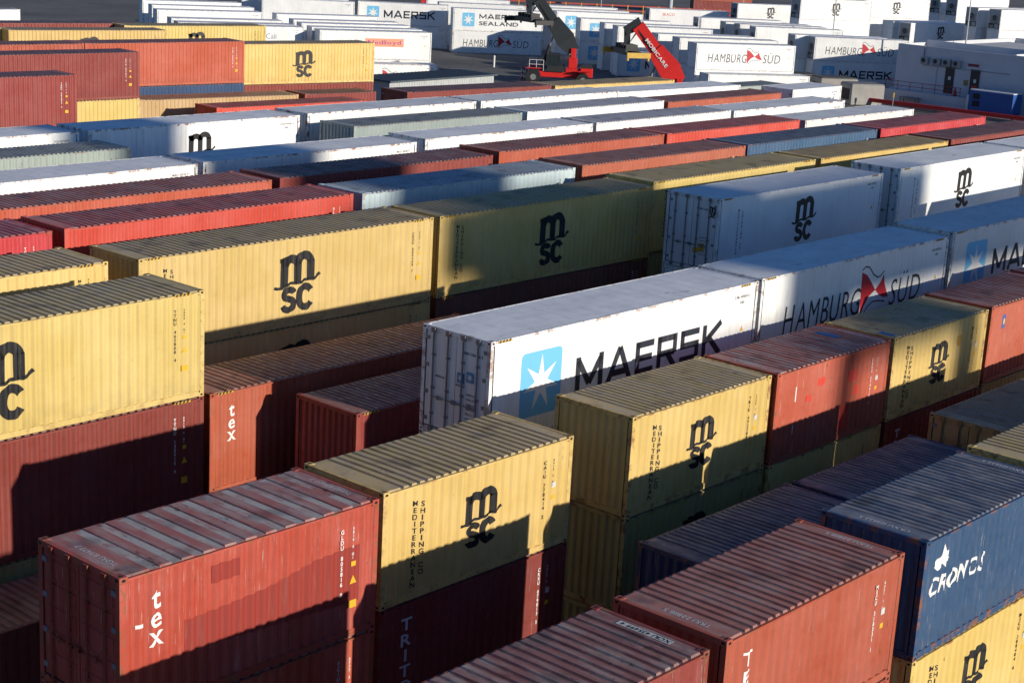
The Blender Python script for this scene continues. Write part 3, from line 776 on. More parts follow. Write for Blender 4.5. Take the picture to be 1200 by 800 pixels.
put(40.65, .9, -.86, L20, HS, D, 'maroon', 'dark red container touching the right edge above the sticker container', 'dark red container at the right edge', '', 0, 'n', .5, 'plain', 0, [(D, 'yellow'), (D, 'rust')])
# fourth row: refrigerated containers
put(15.02, 5.28, .12, L40, HC, RF, 'white', 'large white container with blue star square and MAERSK lettering in the centre', 'large white star container', 'maersk', 0, 'n', .5, 'door', 0, [(RF, 'white'), (RF, 'white')])
put(27.5, 5.35, .12, L40, HC, RF, 'white', 'white container lettered HAMBURG SUD with a red flag, end to end with the star one', 'white flag container', 'hs', 0, 'n', .5, 'plain', 0, [(RF, 'white'), (RF, 'white')])
put(40.1, 5.4, .2, L40, HC, RF, 'white', 'white container with blue star square at the right edge beyond the flag container', 'right edge white star container', 'maersk', 0, 'n', .4, 'plain', 0, [(RF, 'white'), (RF, 'white')])
put(52.7, 5.4, .2, L40, HC, RF, 'white', 'white refrigerated container beyond the right edge of the picture', 'container beyond the right edge', '', 1, 'n', .4, 'plain', 0, [(RF, 'white'), (RF, 'white')])
# fifth row (low)
put(13.95, 9.0, -2.5, L40, HC, D, 'maroon', 'shaded dark red container half hidden behind the large white star container', 'shaded dark red container behind the star one', '', 0, 'f', .3, 'plain', 0, [(D, 'maroon')])
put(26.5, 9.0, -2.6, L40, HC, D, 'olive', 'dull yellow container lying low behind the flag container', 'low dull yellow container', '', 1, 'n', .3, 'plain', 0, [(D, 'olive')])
put(-5.0, 9.4, -5.704, L40, HC, D, 'brown', 'reddish brown container on the ground at the left edge behind the battered tex one', 'brown container on the ground', '', 0, 'n', .3, 'plain')
# sixth row
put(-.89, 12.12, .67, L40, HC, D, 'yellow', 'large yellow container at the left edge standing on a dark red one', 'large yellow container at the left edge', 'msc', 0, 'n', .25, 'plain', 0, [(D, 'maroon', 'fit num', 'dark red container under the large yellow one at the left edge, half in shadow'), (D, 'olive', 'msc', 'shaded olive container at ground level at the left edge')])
put(11.8, 12.5, -2.38, L40, HC, D, 'rust', 'long red container lettered tex down its sunlit left end, behind the yellow edge container', 'long red tex container', 'tex', 0, 'n', .4, 'plain', 0, [(D, 'rust')])
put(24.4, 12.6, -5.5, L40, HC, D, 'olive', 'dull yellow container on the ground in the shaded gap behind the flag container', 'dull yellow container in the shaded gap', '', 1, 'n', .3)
put(36.03, 12.93, .63, L40, HC, RF, 'white', 'white container in bluish shade with black logo and closed doors, first of its row', 'first white logo container', 'msc med', 0, 'n', .25, 'wdoor', 0, [(RF, 'white'), (RF, 'white')])
put(48.9, 12.5, .82, L40, HC, RF, 'white', 'white container with black logo, sunlit upper half, second of its row', 'second white logo container', 'msc med', 0, 'n', .25, 'door', 0, [(RF, 'white'), (RF, 'white')])
put(61.45, 12.44, .84, L40, HC, RF, 'white', 'white container at the right edge, third after the two logo containers', 'third white container', '', 1, 'n', .3, 'plain', 0, [(RF, 'white'), (RF, 'white')])
# seventh row: long yellow
g7 = 'long yellow containers in the seventh row'
put(-.2, 17.4, .39, L40, HC, D, 'yellow', 'long yellow container at the left edge, behind the larger yellow one', 'left edge yellow container of the seventh row', 'num', 0, 'n', .3, 'plain', 0, [(D, 'yellow'), (D, 'rust')], g7)
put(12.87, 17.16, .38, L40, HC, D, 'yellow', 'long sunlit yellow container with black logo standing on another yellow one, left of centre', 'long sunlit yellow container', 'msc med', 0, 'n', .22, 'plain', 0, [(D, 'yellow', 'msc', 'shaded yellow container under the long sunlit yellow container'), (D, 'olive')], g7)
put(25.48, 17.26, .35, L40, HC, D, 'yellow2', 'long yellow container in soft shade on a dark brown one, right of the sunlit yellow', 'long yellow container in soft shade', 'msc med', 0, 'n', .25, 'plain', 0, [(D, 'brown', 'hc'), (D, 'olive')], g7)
put(38.0, 17.5, .44, L40, HC, D, 'yellow', 'long yellow container behind the first white logo container', 'fourth long yellow container', 'msc med', 0, 'f', .25, 'plain', 0, [(D, 'olive'), (D, 'rust')], g7)
put(50.5, 17.4, .46, L40, HC, D, 'yellow2', 'long yellow container behind the second white logo container, sunlit edge', 'fifth long yellow container', 'num', 0, 'f', .25, 'plain', 0, [(D, 'olive'), (D, 'rust')], g7)
put(63.0, 17.4, .5, L40, HC, D, 'maroon', 'dark red container at the right end of the long yellow row', 'dark red container ending the yellow row', '', 1, 'n', .3, 'plain', 0, [(D, 'maroon'), (D, 'rust')])
# rows eight to twelve, behind
rows = [
 ('eighth', 21.9, [(.9, 'crimson', D, .4), (13.59, 'bright', D, .4), (26.2, 'bluewhite', D, .38), (38.75, 'salmon', D, .42), (51.2, 'steelblue', D, .43), (63.85, 'crimson', D, .42)], None),
 ('ninth', 26.85, [(1.3, 'rust', D, .12), (13.9, 'rust', D, .16), (26.45, 'maroon', D, .2), (39.05, 'rust', D, .3), (51.6, 'bright', D, .29), (64.2, 'white', RF, .24)], None),
 ('tenth', 31.5, [(1.4, 'white', RF, .08), (13.95, 'white', RF, .1), (26.5, 'white', RF, .14), (39.1, 'white', RF, .26), (51.7, 'white', D, .26), (64.2, 'white', RF, .2)], None),
 ('eleventh', 36.3, [(1.5, 'green', D, .1), (14.1, 'green', D, .13), (39.2, 'green', D, .22), (51.8, 'white', D, .24), (64.35, 'rust', D, .14)], None),
 ('twelfth', 39.9, [(1.6, 'white', RF, .3), (14.1, 'white', RF, .33), (26.75, 'white', RF, .33), (39.35, 'white', RF, .4), (51.95, 'white', RF, .37)], None)]
ORD = ['first', 'second', 'third', 'fourth', 'fifth', 'sixth', 'seventh']
KW = {D: '', RF: 'refrigerated '}
for rn, yy, items, _ in rows:
    names = [i[1] for i in items]
    for k, (xx, c_, kd, zz) in enumerate(items):
        same = [j for j, nme in enumerate(names) if nme == c_ and items[j][2] == kd]
        word = ORD[same.index(k)] + ' ' if len(same) > 1 else ''
        if len(same) > 1: short = f'{word}{CN[c_]} container from left in the {rn} row'
        else: short = f'{CN[c_]} container in the {rn} row'
        lab = ('the only ' if len(same) == 1 else '') + short + ' back'; short = short.replace(' from left in', ' of').replace('container in the', 'one of the')
        if rn == 'twelfth' and k == 2: lab = 'white container with black logo on its bluish side in the twelfth row back'; short = 'white logo container in the twelfth row'
        u = random.Random(k * 13 + int(yy)); pal = ['rust', 'maroon', 'yellow', 'blue', 'white', 'green']
        op = 'msc' if (rn == 'twelfth' and k == 2) else ''
        jr = random.Random(k * 7 + int(yy * 3)); xx += jr.uniform(-.05, .05)
        put(xx, yy + jr.uniform(-.06, .06), zz + jr.uniform(-.01, .01), L40, HC, kd, c_, lab, short, op + (' num' if kd == D else ''), 1, 'f' if c_ in ('bluewhite', 'green', 'salmon', 'steelblue') else 'n', (.45 if kd == D else .8), 'plain', R(jr.uniform(-.12, .12)), [(kd, u.choice(pal[:4]) if kd == D else 'white'), (kd, u.choice(pal[:4]) if kd == D else 'white')], f'containers in the {rn} row')
BGLAB = {
 'p1': ('dark red container with white numbers at the far left edge, foremost of the left block', 'foremost dark red container at far left'),
 'p2': ('dark red container with yellow squares on its right end, standing on a yellow one', 'dark red container with yellow squares'),
 'p3a': ('rust red container at the left edge, left neighbour of the long rust red one', 'rust red container at far left'),
 'p3': ('long rust red container standing on a blue one, left of the yellow logo container', 'long rust red container over blue'),
 'p4': ('far yellow container with whole black logo, standing on a dark red one', 'far yellow logo container'),
 'y0': ('yellow container cut by the left edge behind the rust red ones', 'yellow container cut by left edge'),
 'y1': ('yellow container with logo half hidden behind the long rust red one', 'yellow container with half hidden logo'),
 'rb': ('dark red container behind the far left yellow ones, at the open asphalt', 'dark red container by the open asphalt'),
 'y2': ('yellow container in front of the white stacks at upper left', 'yellow container before the white stacks'),
 'yb': ('tan container with rusty top edge below the long rust red one', 'tan container with rusty edge'),
 'br2': ('short dark red container right of the tan one, under the far yellow logo', 'short dark red container by the tan one'),
 'ro': ('bright red container with dark open end below the tan one', 'bright red container below the tan one'),
 'mar': ('dark maroon container with dark left end in front of the long shed', 'maroon container before the shed'),
 'ye': ('yellow container with flat roof in front of the two reach stackers', 'yellow container before the reach stackers'),
 '9e': ('sixth white container from the left of the twelfth row, rust stained edge', 'sixth white container of the twelfth row'),
 '9f': ('short grey container with rusty dark roof, beside the green one', 'short grey rusty container'),
 'tl': ('short teal green container peeping out behind a red one', 'short teal container'),
 'mk20': ('short white container lettered MAERSK ending the row before the white building', 'short white lettered container'),
 'HSf': ('white container lettered HAMBURG SUD right of the red reach stacker, top of its stack', 'white flag container by the red boom'),
 'HSl': ('plain white container on the ground in front of the far flag container', 'plain white container on the ground'),
 'wa': ('white container wedged behind the flag container next to the building', 'white container wedged near the building'),
 'HS2': ('white container lettered HAMBURG SUD nearest the white building, cooling unit at left end', 'white flag container near the building'),
 'wb': ('front one of the four white containers staggered behind the far flag container', 'front staggered white container'),
 'wc': ('second of the four white containers staggered behind the far flag container', 'second staggered white container'),
 'wd': ('third of the four white containers staggered behind the far flag container', 'third staggered white container'),
 'we': ('rearmost of the four white containers staggered behind the far flag container', 'rearmost staggered white container'),
 'wf': ('white container lettered SEACO in red beside the thick grey pole', 'white container beside the grey pole'),
 'wg': ('white container with black logo at the top edge, right of the lamp mast', 'white logo container at the top edge'),
 'wh': ('left one of two white logo containers stacked high at the top edge', 'left high white logo container'),
 'wh2': ('right one of two white logo containers stacked high at the top edge', 'right high white logo container'),
 'wi': ('short white container with black logo below the two high ones', 'short white logo container'),
 'wj': ('white container with dark doors just left of the shaded logo container', 'white container with dark doors'),
 'wk': ('bluish shaded container with black logo just above the white building', 'shaded logo container above the building'),
 'wl': ('white container with cooling unit end at the right edge above the building', 'right edge white container above the building'),
 'wm': ('white container with cooling unit end, second from the right edge above the building', 'second white container from the right edge'),
 'wn': ('white container with cooling unit at the top edge, behind the pair above the building', 'white container behind the pair'),
 'wo': ('rearmost white container with cooling unit at the top right', 'rearmost white container at top right'),
 'rr': ('rust red container lying low under the high white logo containers', 'low rust red container'),
 's0': ('white container at the rear, left one just right of the grey boom top', 'rear white container by the grey boom'),
 's00': ('rearmost white container just right of the grey boom top', 'rearmost white container by the grey boom'),
 's1': ('white container with pale blue star square right of the grey boom, rear one', 'rear star container by the grey boom'),
 's2': ('white container with pale blue star square between the two booms, front one', 'front star container between the booms'),
 's3': ('white container with dark doors just left of the red boom head', 'white container left of the red boom head'),
 's4': ('white container hidden mostly behind the red boom head', 'white container behind the red boom head'),
 's5': ('white container with bluish doors right of the red boom, rear one', 'rear white container right of the red boom'),
 's6': ('white container with bluish doors right of the red boom, front one', 'front white container right of the red boom'),
 'mkm': ('white container with blue star square on the ground behind the yellow spreader', 'ground level star container'),
 'mk1': ('white container lettered MAERSK upper left of the grey boom, teal mark beside it', 'far white lettered container'),
 'mk2': ('white container lettered MAERSK SEALAND beside the grey boom', 'white two line lettered container'),
 'k1': ('white container just behind the two line lettered one', 'white container behind the lettered one'),
 'k2': ('white container second behind the two line lettered one', 'white container second behind the lettered one'),
 'k3': ('white container left of the far MAERSK one, its right end beside the lettered box', 'white container left of the far lettered one'),
 'k4': ('white container at the top edge, rear left of the far MAERSK one', 'white container rear left of the far lettered one'),
 'n1': ('white container with orange Nedlloyd panel behind the far yellow logo container', 'white container with orange panel'),
 'n2': ('white container directly behind the one with the orange panel', 'white container behind the orange panel one'),
 'n3': ('white container second behind the one with the orange panel', 'white container second behind the orange panel one'),
 'n4': ('white container third behind the one with the orange panel', 'white container third behind the orange panel one'),
 'n5': ('white container fourth behind the one with the orange panel', 'white container fourth behind the orange panel one'),
 'n0': ('white container on the ground in front of the orange panel stack, red flag showing', 'white container before the orange panel stack'),
 'g1': ('front white container of the upper left stack, behind the yellow one', 'front white container of the upper left stack'),
 'g2': ('second white container back in the upper left stack', 'second white container of the upper left stack'),
 'g3': ('third white container back in the upper left stack', 'third white container of the upper left stack'),
 'g4': ('fourth white container back in the upper left stack', 'fourth white container of the upper left stack'),
 'g5': ('fifth white container back in the upper left stack', 'fifth white container of the upper left stack'),
 'g6': ('rearmost white container of the upper left stack', 'rearmost white container of the upper left stack'),
 'mcc': ('white container lettered MCC in blue at the top edge', 'white container with blue lettering'),
 'lone': ('lone pale container on the open asphalt in the top left corner', 'lone pale container'),
}
for (i_, x, y, z, th, L, ty, colr, opt, un) in BG:
    lab, short = BGLAB[i_]; L = L40 if L > 7 else L20
    H = HC; n = 0 if un is None else max(1, round((z + G - H) / 2.85))
    left = 'unit' if 'unit' in opt else ('door' if ty == RF or i_ in ('mar', 'ro') else 'plain')
    und = []
    for k in range(n): und.append((ty if un != 'hs' else RF, 'white' if un == 'hs' else un, ('hs' if (un == 'hs' and k == 0) else ('maersk' if i_ in ('s1', 's2', 'HS2') and k == 0 else ''))))
    if un is None: 
        z = H - G
    c2 = colr if not (ty == RF) else 'white'
    grp = 'white refrigerated containers in the far yard' if ty == RF else 'containers of the far left block'
    put(x, y, z, L, H, ty, c2, lab, short, opt, 1, 'n', .35, left, R(th), und, grp)

for o in []:
    if len(o.get('label', '').split()) > 16: print('LONG', o['label'])

# ------------------------------------------------------------------ hand placed extra marks on foreground containers
def find(txt): return [o for o in COL.objects if o.get('label', '').startswith(txt)][0]
def kid(o, n): return [c for c in o.children if c.name.split('.')[0] == n]
t = find('weathered dark red container cut'); rf = kid(t, 'roof')[0]
pl = decal('number_plate', rf, rect2d(.16, 1.15), 5.78, 1.15, (.55, .55, .52), 'plate', D, L20, plane='roof', side_h=HS - .008, off=.006)
def rot90(t): return [(-y, x) for x, y in t[0]], t[1]
decal('lettering', pl, shift(rot90(text2d('XCIU 435499 4', .11, .015)), 5.83, .60), 0, 0, BLACK, 'pl2', D, L20, plane='roof', side_h=HS - .008, off=.010)
for txt, s, xx in (('salmon red container nearest', 'TRIU 228118 5', .35), ('salmon red container nearest', 'TEXU 228118 5', 5.86), ('blue container lettered', 'CRXU 125622 5', .35), ('blue container lettered', 'CRXU 125622 5', 5.86), ('battered red', 'TGHU 871477 7', .38), ('battered red', 'TGHU 871477 7', 5.86), ('patchy red', 'TEXU 701136 4', .36), ('patchy red', 'TEXU 701136 4', 5.86)):
    t = find(txt); h = 2.72 if 'battered' in txt else HS
    decal('roof_lettering', kid(t, 'roof')[0], shift(rot90(text2d(s, .12, .012)), xx, .55), 0, 0, (.6, .6, .6), 'rl' + s + str(xx), D, L20, plane='roof', side_h=h - .010, off=.006)
t = find('patchy red'); s = kid(t, 'side_wall')[0]
for k, (px, pz, pw, ph) in enumerate(((2.35, HS - .62, .42, .22), (1.75, HS - 1.0, .3, .18), (4.05, HS - .75, .45, .33), (4.35, HS - 1.22, .3, .28), (3.75, HS - 1.95, .5, .75))):
    decal('repaint_patch', s, rect2d(pw, ph), px, pz, (.62, .05, .03), 'rp%d' % k, D, L20, off=.002)
decal('marking', s, rect2d(.11, .42), 1.05, HS - .75, WHITE, 'wm1', D, L20); decal('marking', s, rect2d(.1, .25), 1.05, HS - 1.75, WHITE, 'wm2', D, L20)
t = find('battered red'); s = kid(t, 'side_wall')[0]
decal('repaint_patch', s, rect2d(.62, .34), 1.95 + .35, 2.72 - .48, (.30, .035, .025), 'rq1', D, L20, off=.002)
decal('repaint_patch', s, ([(-1.9, -.5), (2.3, -.72), (2.3, .45), (1.2, .42), (0, .2), (-1.2, .12), (-1.9, .1)], [(0, 1, 2, 3, 4, 5, 6)]), 3.3, 2.72 - 1.28, (.29, .036, .026), 'rq2', D, L20, off=.002)
decal('marking', s, rect2d(.15, .07), .42, 2.72 - 1.0, WHITE, 'wq', D, L20)
for d in kid(t, 'door')[1:]:
    bm_t = text2d('tex', .32, .03); 
decal('logo', kid(t, 'end_wall')[0], shift(bm_t, .35, 0), 0, 2.72 - .95, (.5, .5, .5), 'texe', D, L20, plane='end', off=-.012)
t = find('blue container lettered'); e = kid(t, 'end_wall')[0]
x = 0
for ch in 'CRONOS':
    tt = text2d(ch, .26, .014, 1.1); b = bounds(tt)
    decal('lettering', e, shift(tt, .30 + x, 0), 0, HS - .46, (.45, .5, .62), 'cre%s%.2f' % (ch, x), D, L20, plane='end', off=.004); x += .335
t = find('half shaded yellow'); decal('label_plate', kid(t, 'roof')[0], rect2d(.22, .5), 2.9 - 2.6, .45, (.04, .15, .42), 'blp', D, L20, plane='roof', side_h=HS - .008, off=.006)
s = kid(t, 'side_wall')[0]; decal('marking', s, ([(0, 0)] + arc(0, 0, .17, .19, 0, 360, 16), [(0, 1 + i, 2 + i) for i in range(16)]), 4.3, HS - .75, (.50, .27, .04), 'dot', D, L20)
decal('label_plate', kid(find('patchy red'), 'roof')[0], rect2d(.35, .75), 5.0, 1.5, (.03, .11, .28), 'blq', D, L20, plane='roof', side_h=HS - .008, off=.008)
t = find('red container with small blue'); decal('marking', kid(t, 'side_wall')[0], rect2d(.26, .46), 1.05, HS - .62, (.05, .10, .35), 'st1', D, L20)
decal('marking', kid(t, 'side_wall')[0], rect2d(.16, .18), 1.05, HS - .62, (.75, .6, .1), 'st2', D, L20, off=.007)
# door marks of the two white containers
def doormarks(t, star=True):
    e = kid(t, 'door')
    if star:
        for k, (xx, zz) in enumerate(((.82, 1.80), (1.55, 1.72))):
            decal('logo', e[0] if k else e[1], rrect2d(.26, .28, .03), xx, zz, (.06, .24, .48), 'dm%d' % k, RF, L40, plane='end', off=-.012 + .0)
            decal('logo', e[0] if k else e[1], star2d(.27), xx, zz, WHITE, 'ds%d' % k, RF, L40, plane='end', off=-.008)
            tx = text2d('MAERSK', .06, .01); decal('lettering', e[0], shift(tx, xx - .17, zz - .24), 0, 0, (.05, .06, .08), 'dt%d' % k, RF, L40, plane='end', off=-.02)
    tx = text2d('MNBU 300 716 0', .075, .01); decal('lettering', e[0], shift(tx, 1.55, 2.38), 0, 0, (.05, .06, .08), 'dn', RF, L40, plane='end', off=-.02)
    for j in range(6):
        tx = text2d('%05d KG' % (34000 - j * 4711), .055, .008); decal('lettering', e[0], shift(tx, 1.75, 1.3 - j * .13), 0, 0, (.05, .06, .08), 'dk%d' % j, RF, L40, plane='end', off=-.02)
doormarks(find('large white container with blue star'))
t = find('white container in bluish shade'); doormarks(t, False)
decal('logo', kid(t, 'door')[1], msc2d(.34), .45, 2.55, BLACK, 'dmsc', RF, L40, plane='end', off=-.02)
for k, (xx, zz, ww, hh) in enumerate(((.85, .95, .26, .3), (1.6, .8, .24, .2))): decal('marking', kid(t, 'door')[1 - k], rect2d(ww, hh), xx, zz, YEL, 'dy%d' % k, RF, L40, plane='end', off=-.02)

# ------------------------------------------------------------------ long shed with blue grey roof
def shed():
    e = empty('storage_shed', (87.2, 83.05, 0), R(3), 'long low shed with blue grey sheet roof and green panels behind the maroon container', 'shed')
    Ls, Ws, H = 14.4, 4.2, 3.85
    bm = bmesh.new(); n = 44
    for i in range(n):
        x0 = i * Ls / n; box(bm, x0, 0, 3.0, x0 + Ls / n * .8, .06, H); box(bm, x0 + Ls / n * .8, .02, 3.0, x0 + Ls / n, .06, H)
    box(bm, 0, .065, 0, Ls, Ws, H - .01); bmobj('wall', bm, M['sheet'], e)
    bm = bmesh.new(); box(bm, -.2, -.3, H, Ls + .2, Ws + .2, H + .14)
    for i in range(30): box(bm, -.2 + i * .49, -.3, H + .14, -.15 + i * .49, Ws + .2, H + .17)
    bmobj('roof', bm, M['darkroof'], e)
    for x0, x1, m in ((.1, 2.2, 'white'), (2.3, 3.9, 'green'), (4.0, 6.3, 'white'), (6.4, 8.6, 'dark'), (8.7, 10.7, 'white'), (10.8, 12.2, 'green'), (12.3, 14.3, 'white')):
        bm = bmesh.new(); box(bm, x0, -.05, .1, x1, -.004, 2.96); bmobj('panel', bm, M[m], e)
shed()

# ------------------------------------------------------------------ white flat roofed building with its loading platform
def building():
    X0, Y1, HB = 159.0, 73.4, 6.45
    e = empty('service_building', (X0, Y1, 0), 0, 'white flat roofed building with air conditioners, two dark doors and a raised platform', 'building')
    bm = bmesh.new(); LB = 60; WB = 30
    box(bm, 0, -LB, 0, WB, 0, HB - .7); 
    bmobj('wall', bm, M['wallwhite'], e)
    bm = bmesh.new()
    box(bm, 0, -LB, HB - .697, .3, 0, HB); box(bm, .303, -.3, HB - .697, WB, 0, HB); box(bm, WB - .3, -LB, HB - .697, WB, -.303, HB)
    box(bm, 6, -14, HB - .69, 6.3, -.31, HB + .3); box(bm, .31, -14.3, HB - .69, 6.3, -14.003, HB + .1)
    bmobj('parapet', bm, M['wallwhite'], e)
    bm = bmesh.new(); box(bm, .302, -LB + .1, HB - .694, WB - .31, -.31, HB - .62); box(bm, 7, -11, HB - .62, 24, -2, HB - .2); bmobj('roof', bm, M['roofgrey'], e)
    for y in (66.6, 63.5):
        o = bmobj('door', (lambda bm: (box(bm, -.06, y - Y1 - .55, 1.5, -.003, y - Y1 + .55, 4.45), bm)[1])(bmesh.new()), flat('dark_door', (.03, .025, .025), .5), e)
        bm = bmesh.new(); box(bm, -.075, y - Y1 - .2, 3.0, -.063, y - Y1 + .12, 3.4); bmobj('notice', bm, M['white'], o)
        bm = bmesh.new(); tube(bm, (-.12, y - Y1 + .42, 2.5), (-.12, y - Y1 + .42, 2.7), .02, 6); bmobj('handle', bm, M['bar'], o)
    for i, y in enumerate((69.75, 68.25, 67.0, 65.75)):
        bm = bmesh.new(); box(bm, -.42, y - Y1 - .45, 4.55 - .0, -.05, y - Y1 + .45, 5.25); 
        box(bm, -.3, y - Y1 - .4, 4.45, -.003, y - Y1 - .36, 4.549); box(bm, -.3, y - Y1 + .36, 4.45, -.003, y - Y1 + .4, 4.549)
        ac = bmobj('air_conditioner', bm, M['unit'], e)
        bm = bmesh.new(); tube(bm, (-.425, y - Y1 + .12, 4.9), (-.44, y - Y1 + .12, 4.9), .26, 16); bmobj('fan', bm, M['fan'], ac)
    bm = bmesh.new(); tube(bm, (-.06, -3.4, 4.45), (-.06, -3.4, HB + .1), .05, 6); tube(bm, (-.08, -3.4, 4.35), (-.08, -14.0, 4.35), .03, 6); tube(bm, (-.05, -5.2, 1.5), (-.05, -5.2, 4.35), .02, 6); bmobj('pipe', bm, M['steel'], e)
    bm = bmesh.new(); box(bm, -.05, -10.2, 4.75, -.004, -8.9, 5.05); sg = bmobj('sign', bm, flat('sign_maroon', (.25, .03, .05)), e)
    bm = bmesh.new(); box(bm, -.05, -8.7 - .4, 2.6, -.004, -8.7 + .1, 3.2); bmobj('notice_board', bm, flat('ochre_board', (.30, .20, .05)), e)
    bm = bmesh.new(); box(bm, -2.2, -11.5, 0, -.004, .1, 1.42); bmobj('loading_platform', bm, M['wallwhite'], e)
    bm = bmesh.new()
    for k in range(7): tube(bm, (-2.1, -k * 1.55 - .05, 1.43), (-2.1, -k * 1.55 - .05, 2.45), .035, 6)
    for z in (1.95, 2.43): tube(bm, (-2.1, .0, z), (-2.1, -9.5, z), .035, 6)
    tube(bm, (-2.1, 0, 2.43), (-.1, 0, 2.43), .035, 6)
    bmobj('railing', bm, flat('railing_red', (.35, .03, .03)), e)
    # cabinet, bollard post, cone
    c = empty('equipment_cabinet', (X0 - 3.2, 57.2, 0), 0, 'long blue equipment cabinet standing in front of the white building', 'cabinet')
    bm = bmesh.new(); box(bm, 0, 0, .35, 2.2, 5.2, 2.5); bmesh.ops.bevel(bm, geom=bm.edges[:], offset=.05, segments=1, affect='EDGES'); bmobj('body', bm, M['blueunit'], c)
    bm = bmesh.new(); box(bm, .05, .05, 2.5, 2.15, 5.15, 2.6); bmobj('roof', bm, M['white'], c)
    for yy in (3.9,):
        for k in range(2): bm = bmesh.new(); box(bm, -.03, yy, .8 + k * .8, -.003, yy + .8, 1.4 + k * .8); bmobj('grille', bm, M['dark'], c)
    bm = bmesh.new(); box(bm, .1, .1, 0, .4, 5.1, .349); box(bm, 1.8, .1, 0, 2.1, 5.1, .349); bmobj('skid', bm, M['steel'], c)
    c = empty('bollard', (X0 - 2.9, 62.55, 0), 0, 'pair of white steel posts at the corner of the loading platform', 'bollard')
    for k in range(2):
        bm = bmesh.new(); tube(bm, (0, -k * .6, 0), (0, -k * .6, 1.9), .2, 12); tube(bm, (0, -k * .6, 1.9), (0, -k * .6, 1.98), .2, 12, 0, .08); bmobj('post', bm, M['white'], c)
    for k, (yy, lab) in enumerate(((65.2, 'red traffic cone on the platform between the two doors'), (63.0, 'orange and white striped barrier post on the platform before the right door'))):
        c = empty('traffic_cone' if k == 0 else 'barrier_post', (X0 - 1.0, yy, 1.42), 0, lab, 'cone' if k == 0 else 'barrier')
        if k == 0:
            bm = bmesh.new(); tube(bm, (0, 0, .04), (0, 0, .95), .24, 12, 0, .05); bmobj('cone', bm, M['red'], c); bm = bmesh.new(); box(bm, -.3, -.3, 0, .3, .3, .039); bmobj('base', bm, M['dark'], c)
        else:
            for j in range(5): bm = bmesh.new(); box(bm, -.05, -.3, .1 + j * .25, .05, .3, .1 + j * .25 + .24); bmobj('board', bm, M['red' if j % 2 == 0 else 'white'], c)
            bm = bmesh.new(); box(bm, -.25, -.3, 0, .25, .3, .099); bmobj('base', bm, M['dark'], c)
    c = empty('steel_table', (X0 - 3.4, 68.6, 0), 0, 'low rusty steel table on the ground before the platform', 'table')
    bm = bmesh.new(); box(bm, 0, 0, .75, 1.0, 2.2, .85); bmobj('tabletop', bm, M['steel'], c)
    for xx in (.05, .85):
        for yy in (.1, 2.0): bm = bmesh.new(); box(bm, xx, yy, 0, xx + .1, yy + .1, .749); bmobj('leg', bm, M['steel'], c)
building()

# red guard rail along the lane
def guard():
    e = empty('guard_rail', (150.2, 76, 0), 0, 'long low bright red guard rail running in front of the white building', 'barrier')
    a = Vector((0, 0, .62)); b = Vector((2.6, -40, .62))
    bm = bmesh.new(); beam(bm, a, b, .35, .42); bmobj('rail', bm, M['red'], e)
    for k in range(14):
        p = a.lerp(b, (k + .3) / 14); bm = bmesh.new(); box(bm, p.x - .1, p.y - .1, 0, p.x + .1, p.y + .1, .405); bmobj('post', bm, M['steel'], e)
    bm = bmesh.new(); box(bm, 1.5, -60, 0, 1.9, 0, .3); bmobj('kerb', bm, M['concrete'], e)
    e = empty('marker_post', (149.6, 68.2, 0), 0, 'short yellow topped marker post at the red guard rail', 'post')
    bm = bmesh.new(); tube(bm, (0, 0, 0), (0, 0, 1.3), .06, 8); bmobj('pole', bm, M['steel'], e); bm = bmesh.new(); tube(bm, (0, 0, 1.3), (0, 0, 1.8), .1, 8); bmobj('cap', bm, M['craneyellow'], e)
guard()

# concrete boxes by the flag container
for k, (x, y, ln, lab) in enumerate(((150.5, 82.8, 4.2, 'concrete box with dark top, rear one of the two beside the far lamp mast'), (151.2, 78.4, 4.6, 'concrete box with dark top, front one of the two beside the far lamp mast'), (148.5, 72.8, 4.0, 'grey concrete box standing right behind the red guard rail'))):
    e = empty('concrete_box', (x, y, 0), R(-34), lab, 'box', 'concrete boxes')
    bm = bmesh.new(); box(bm, 0, 0, 0, ln, 3.0, 2.2); bmesh.ops.bevel(bm, geom=bm.edges[:], offset=.06, segments=1, affect='EDGES'); bmobj('body', bm, M['concrete'], e)
    bm = bmesh.new(); box(bm, .1, .1, 2.2, ln - .1, 2.9, 2.32); bmobj('lid', bm, flat('dark_lid%d' % k, (.05, .05, .045) if k < 2 else (.2, .2, .19)), e)
    bm = bmesh.new(); box(bm, -.04, .5, .5, -.002, 2.3, 1.7); bmobj('opening', bm, M['dark'], e)

# poles and masts
def pole(name, x, y, h, r, lab, head=True, z0=0):
    e = empty(name, (x, y, z0), 0, lab, 'pole')
    bm = bmesh.new(); tube(bm, (0, 0, 0), (0, 0, h), r, 12, 0, r * .7); bmobj('pole', bm, M['sheet'], e)
    bm = bmesh.new(); tube(bm, (0, 0, 0), (0, 0, .25), r * 2.2, 12); bmobj('base', bm, M['concrete'], e)
    if head: bm = bmesh.new(); box(bm, -.25, -.35, h, .25, .35, h + .35); box(bm, -.5, -.08, h - .3, .5, .08, h - .2); bmobj('floodlight', bm, M['steel'], e)
pole('lamp_mast', 178.7, 93.9, 11.5, .09, 'thin lamp mast standing in front of the far flag containers')
pole('lamp_mast', 225.3, 139.6, 14, .10, 'thin lamp mast between the far white containers, left of the one by the building')
pole('lamp_mast', 172.0, 71.6, 7.5, .09, 'thin lamp mast rising from the roof edge of the white building', True, 5.75)
pole('lighting_tower', 234.3, 161.4, 22, .45, 'thick grey lighting tower pole at the top edge, behind the red boom')
pole('lamp_mast', 223.2, 168.6, 12, .08, 'thin mast left of the thick grey pole at the top edge')
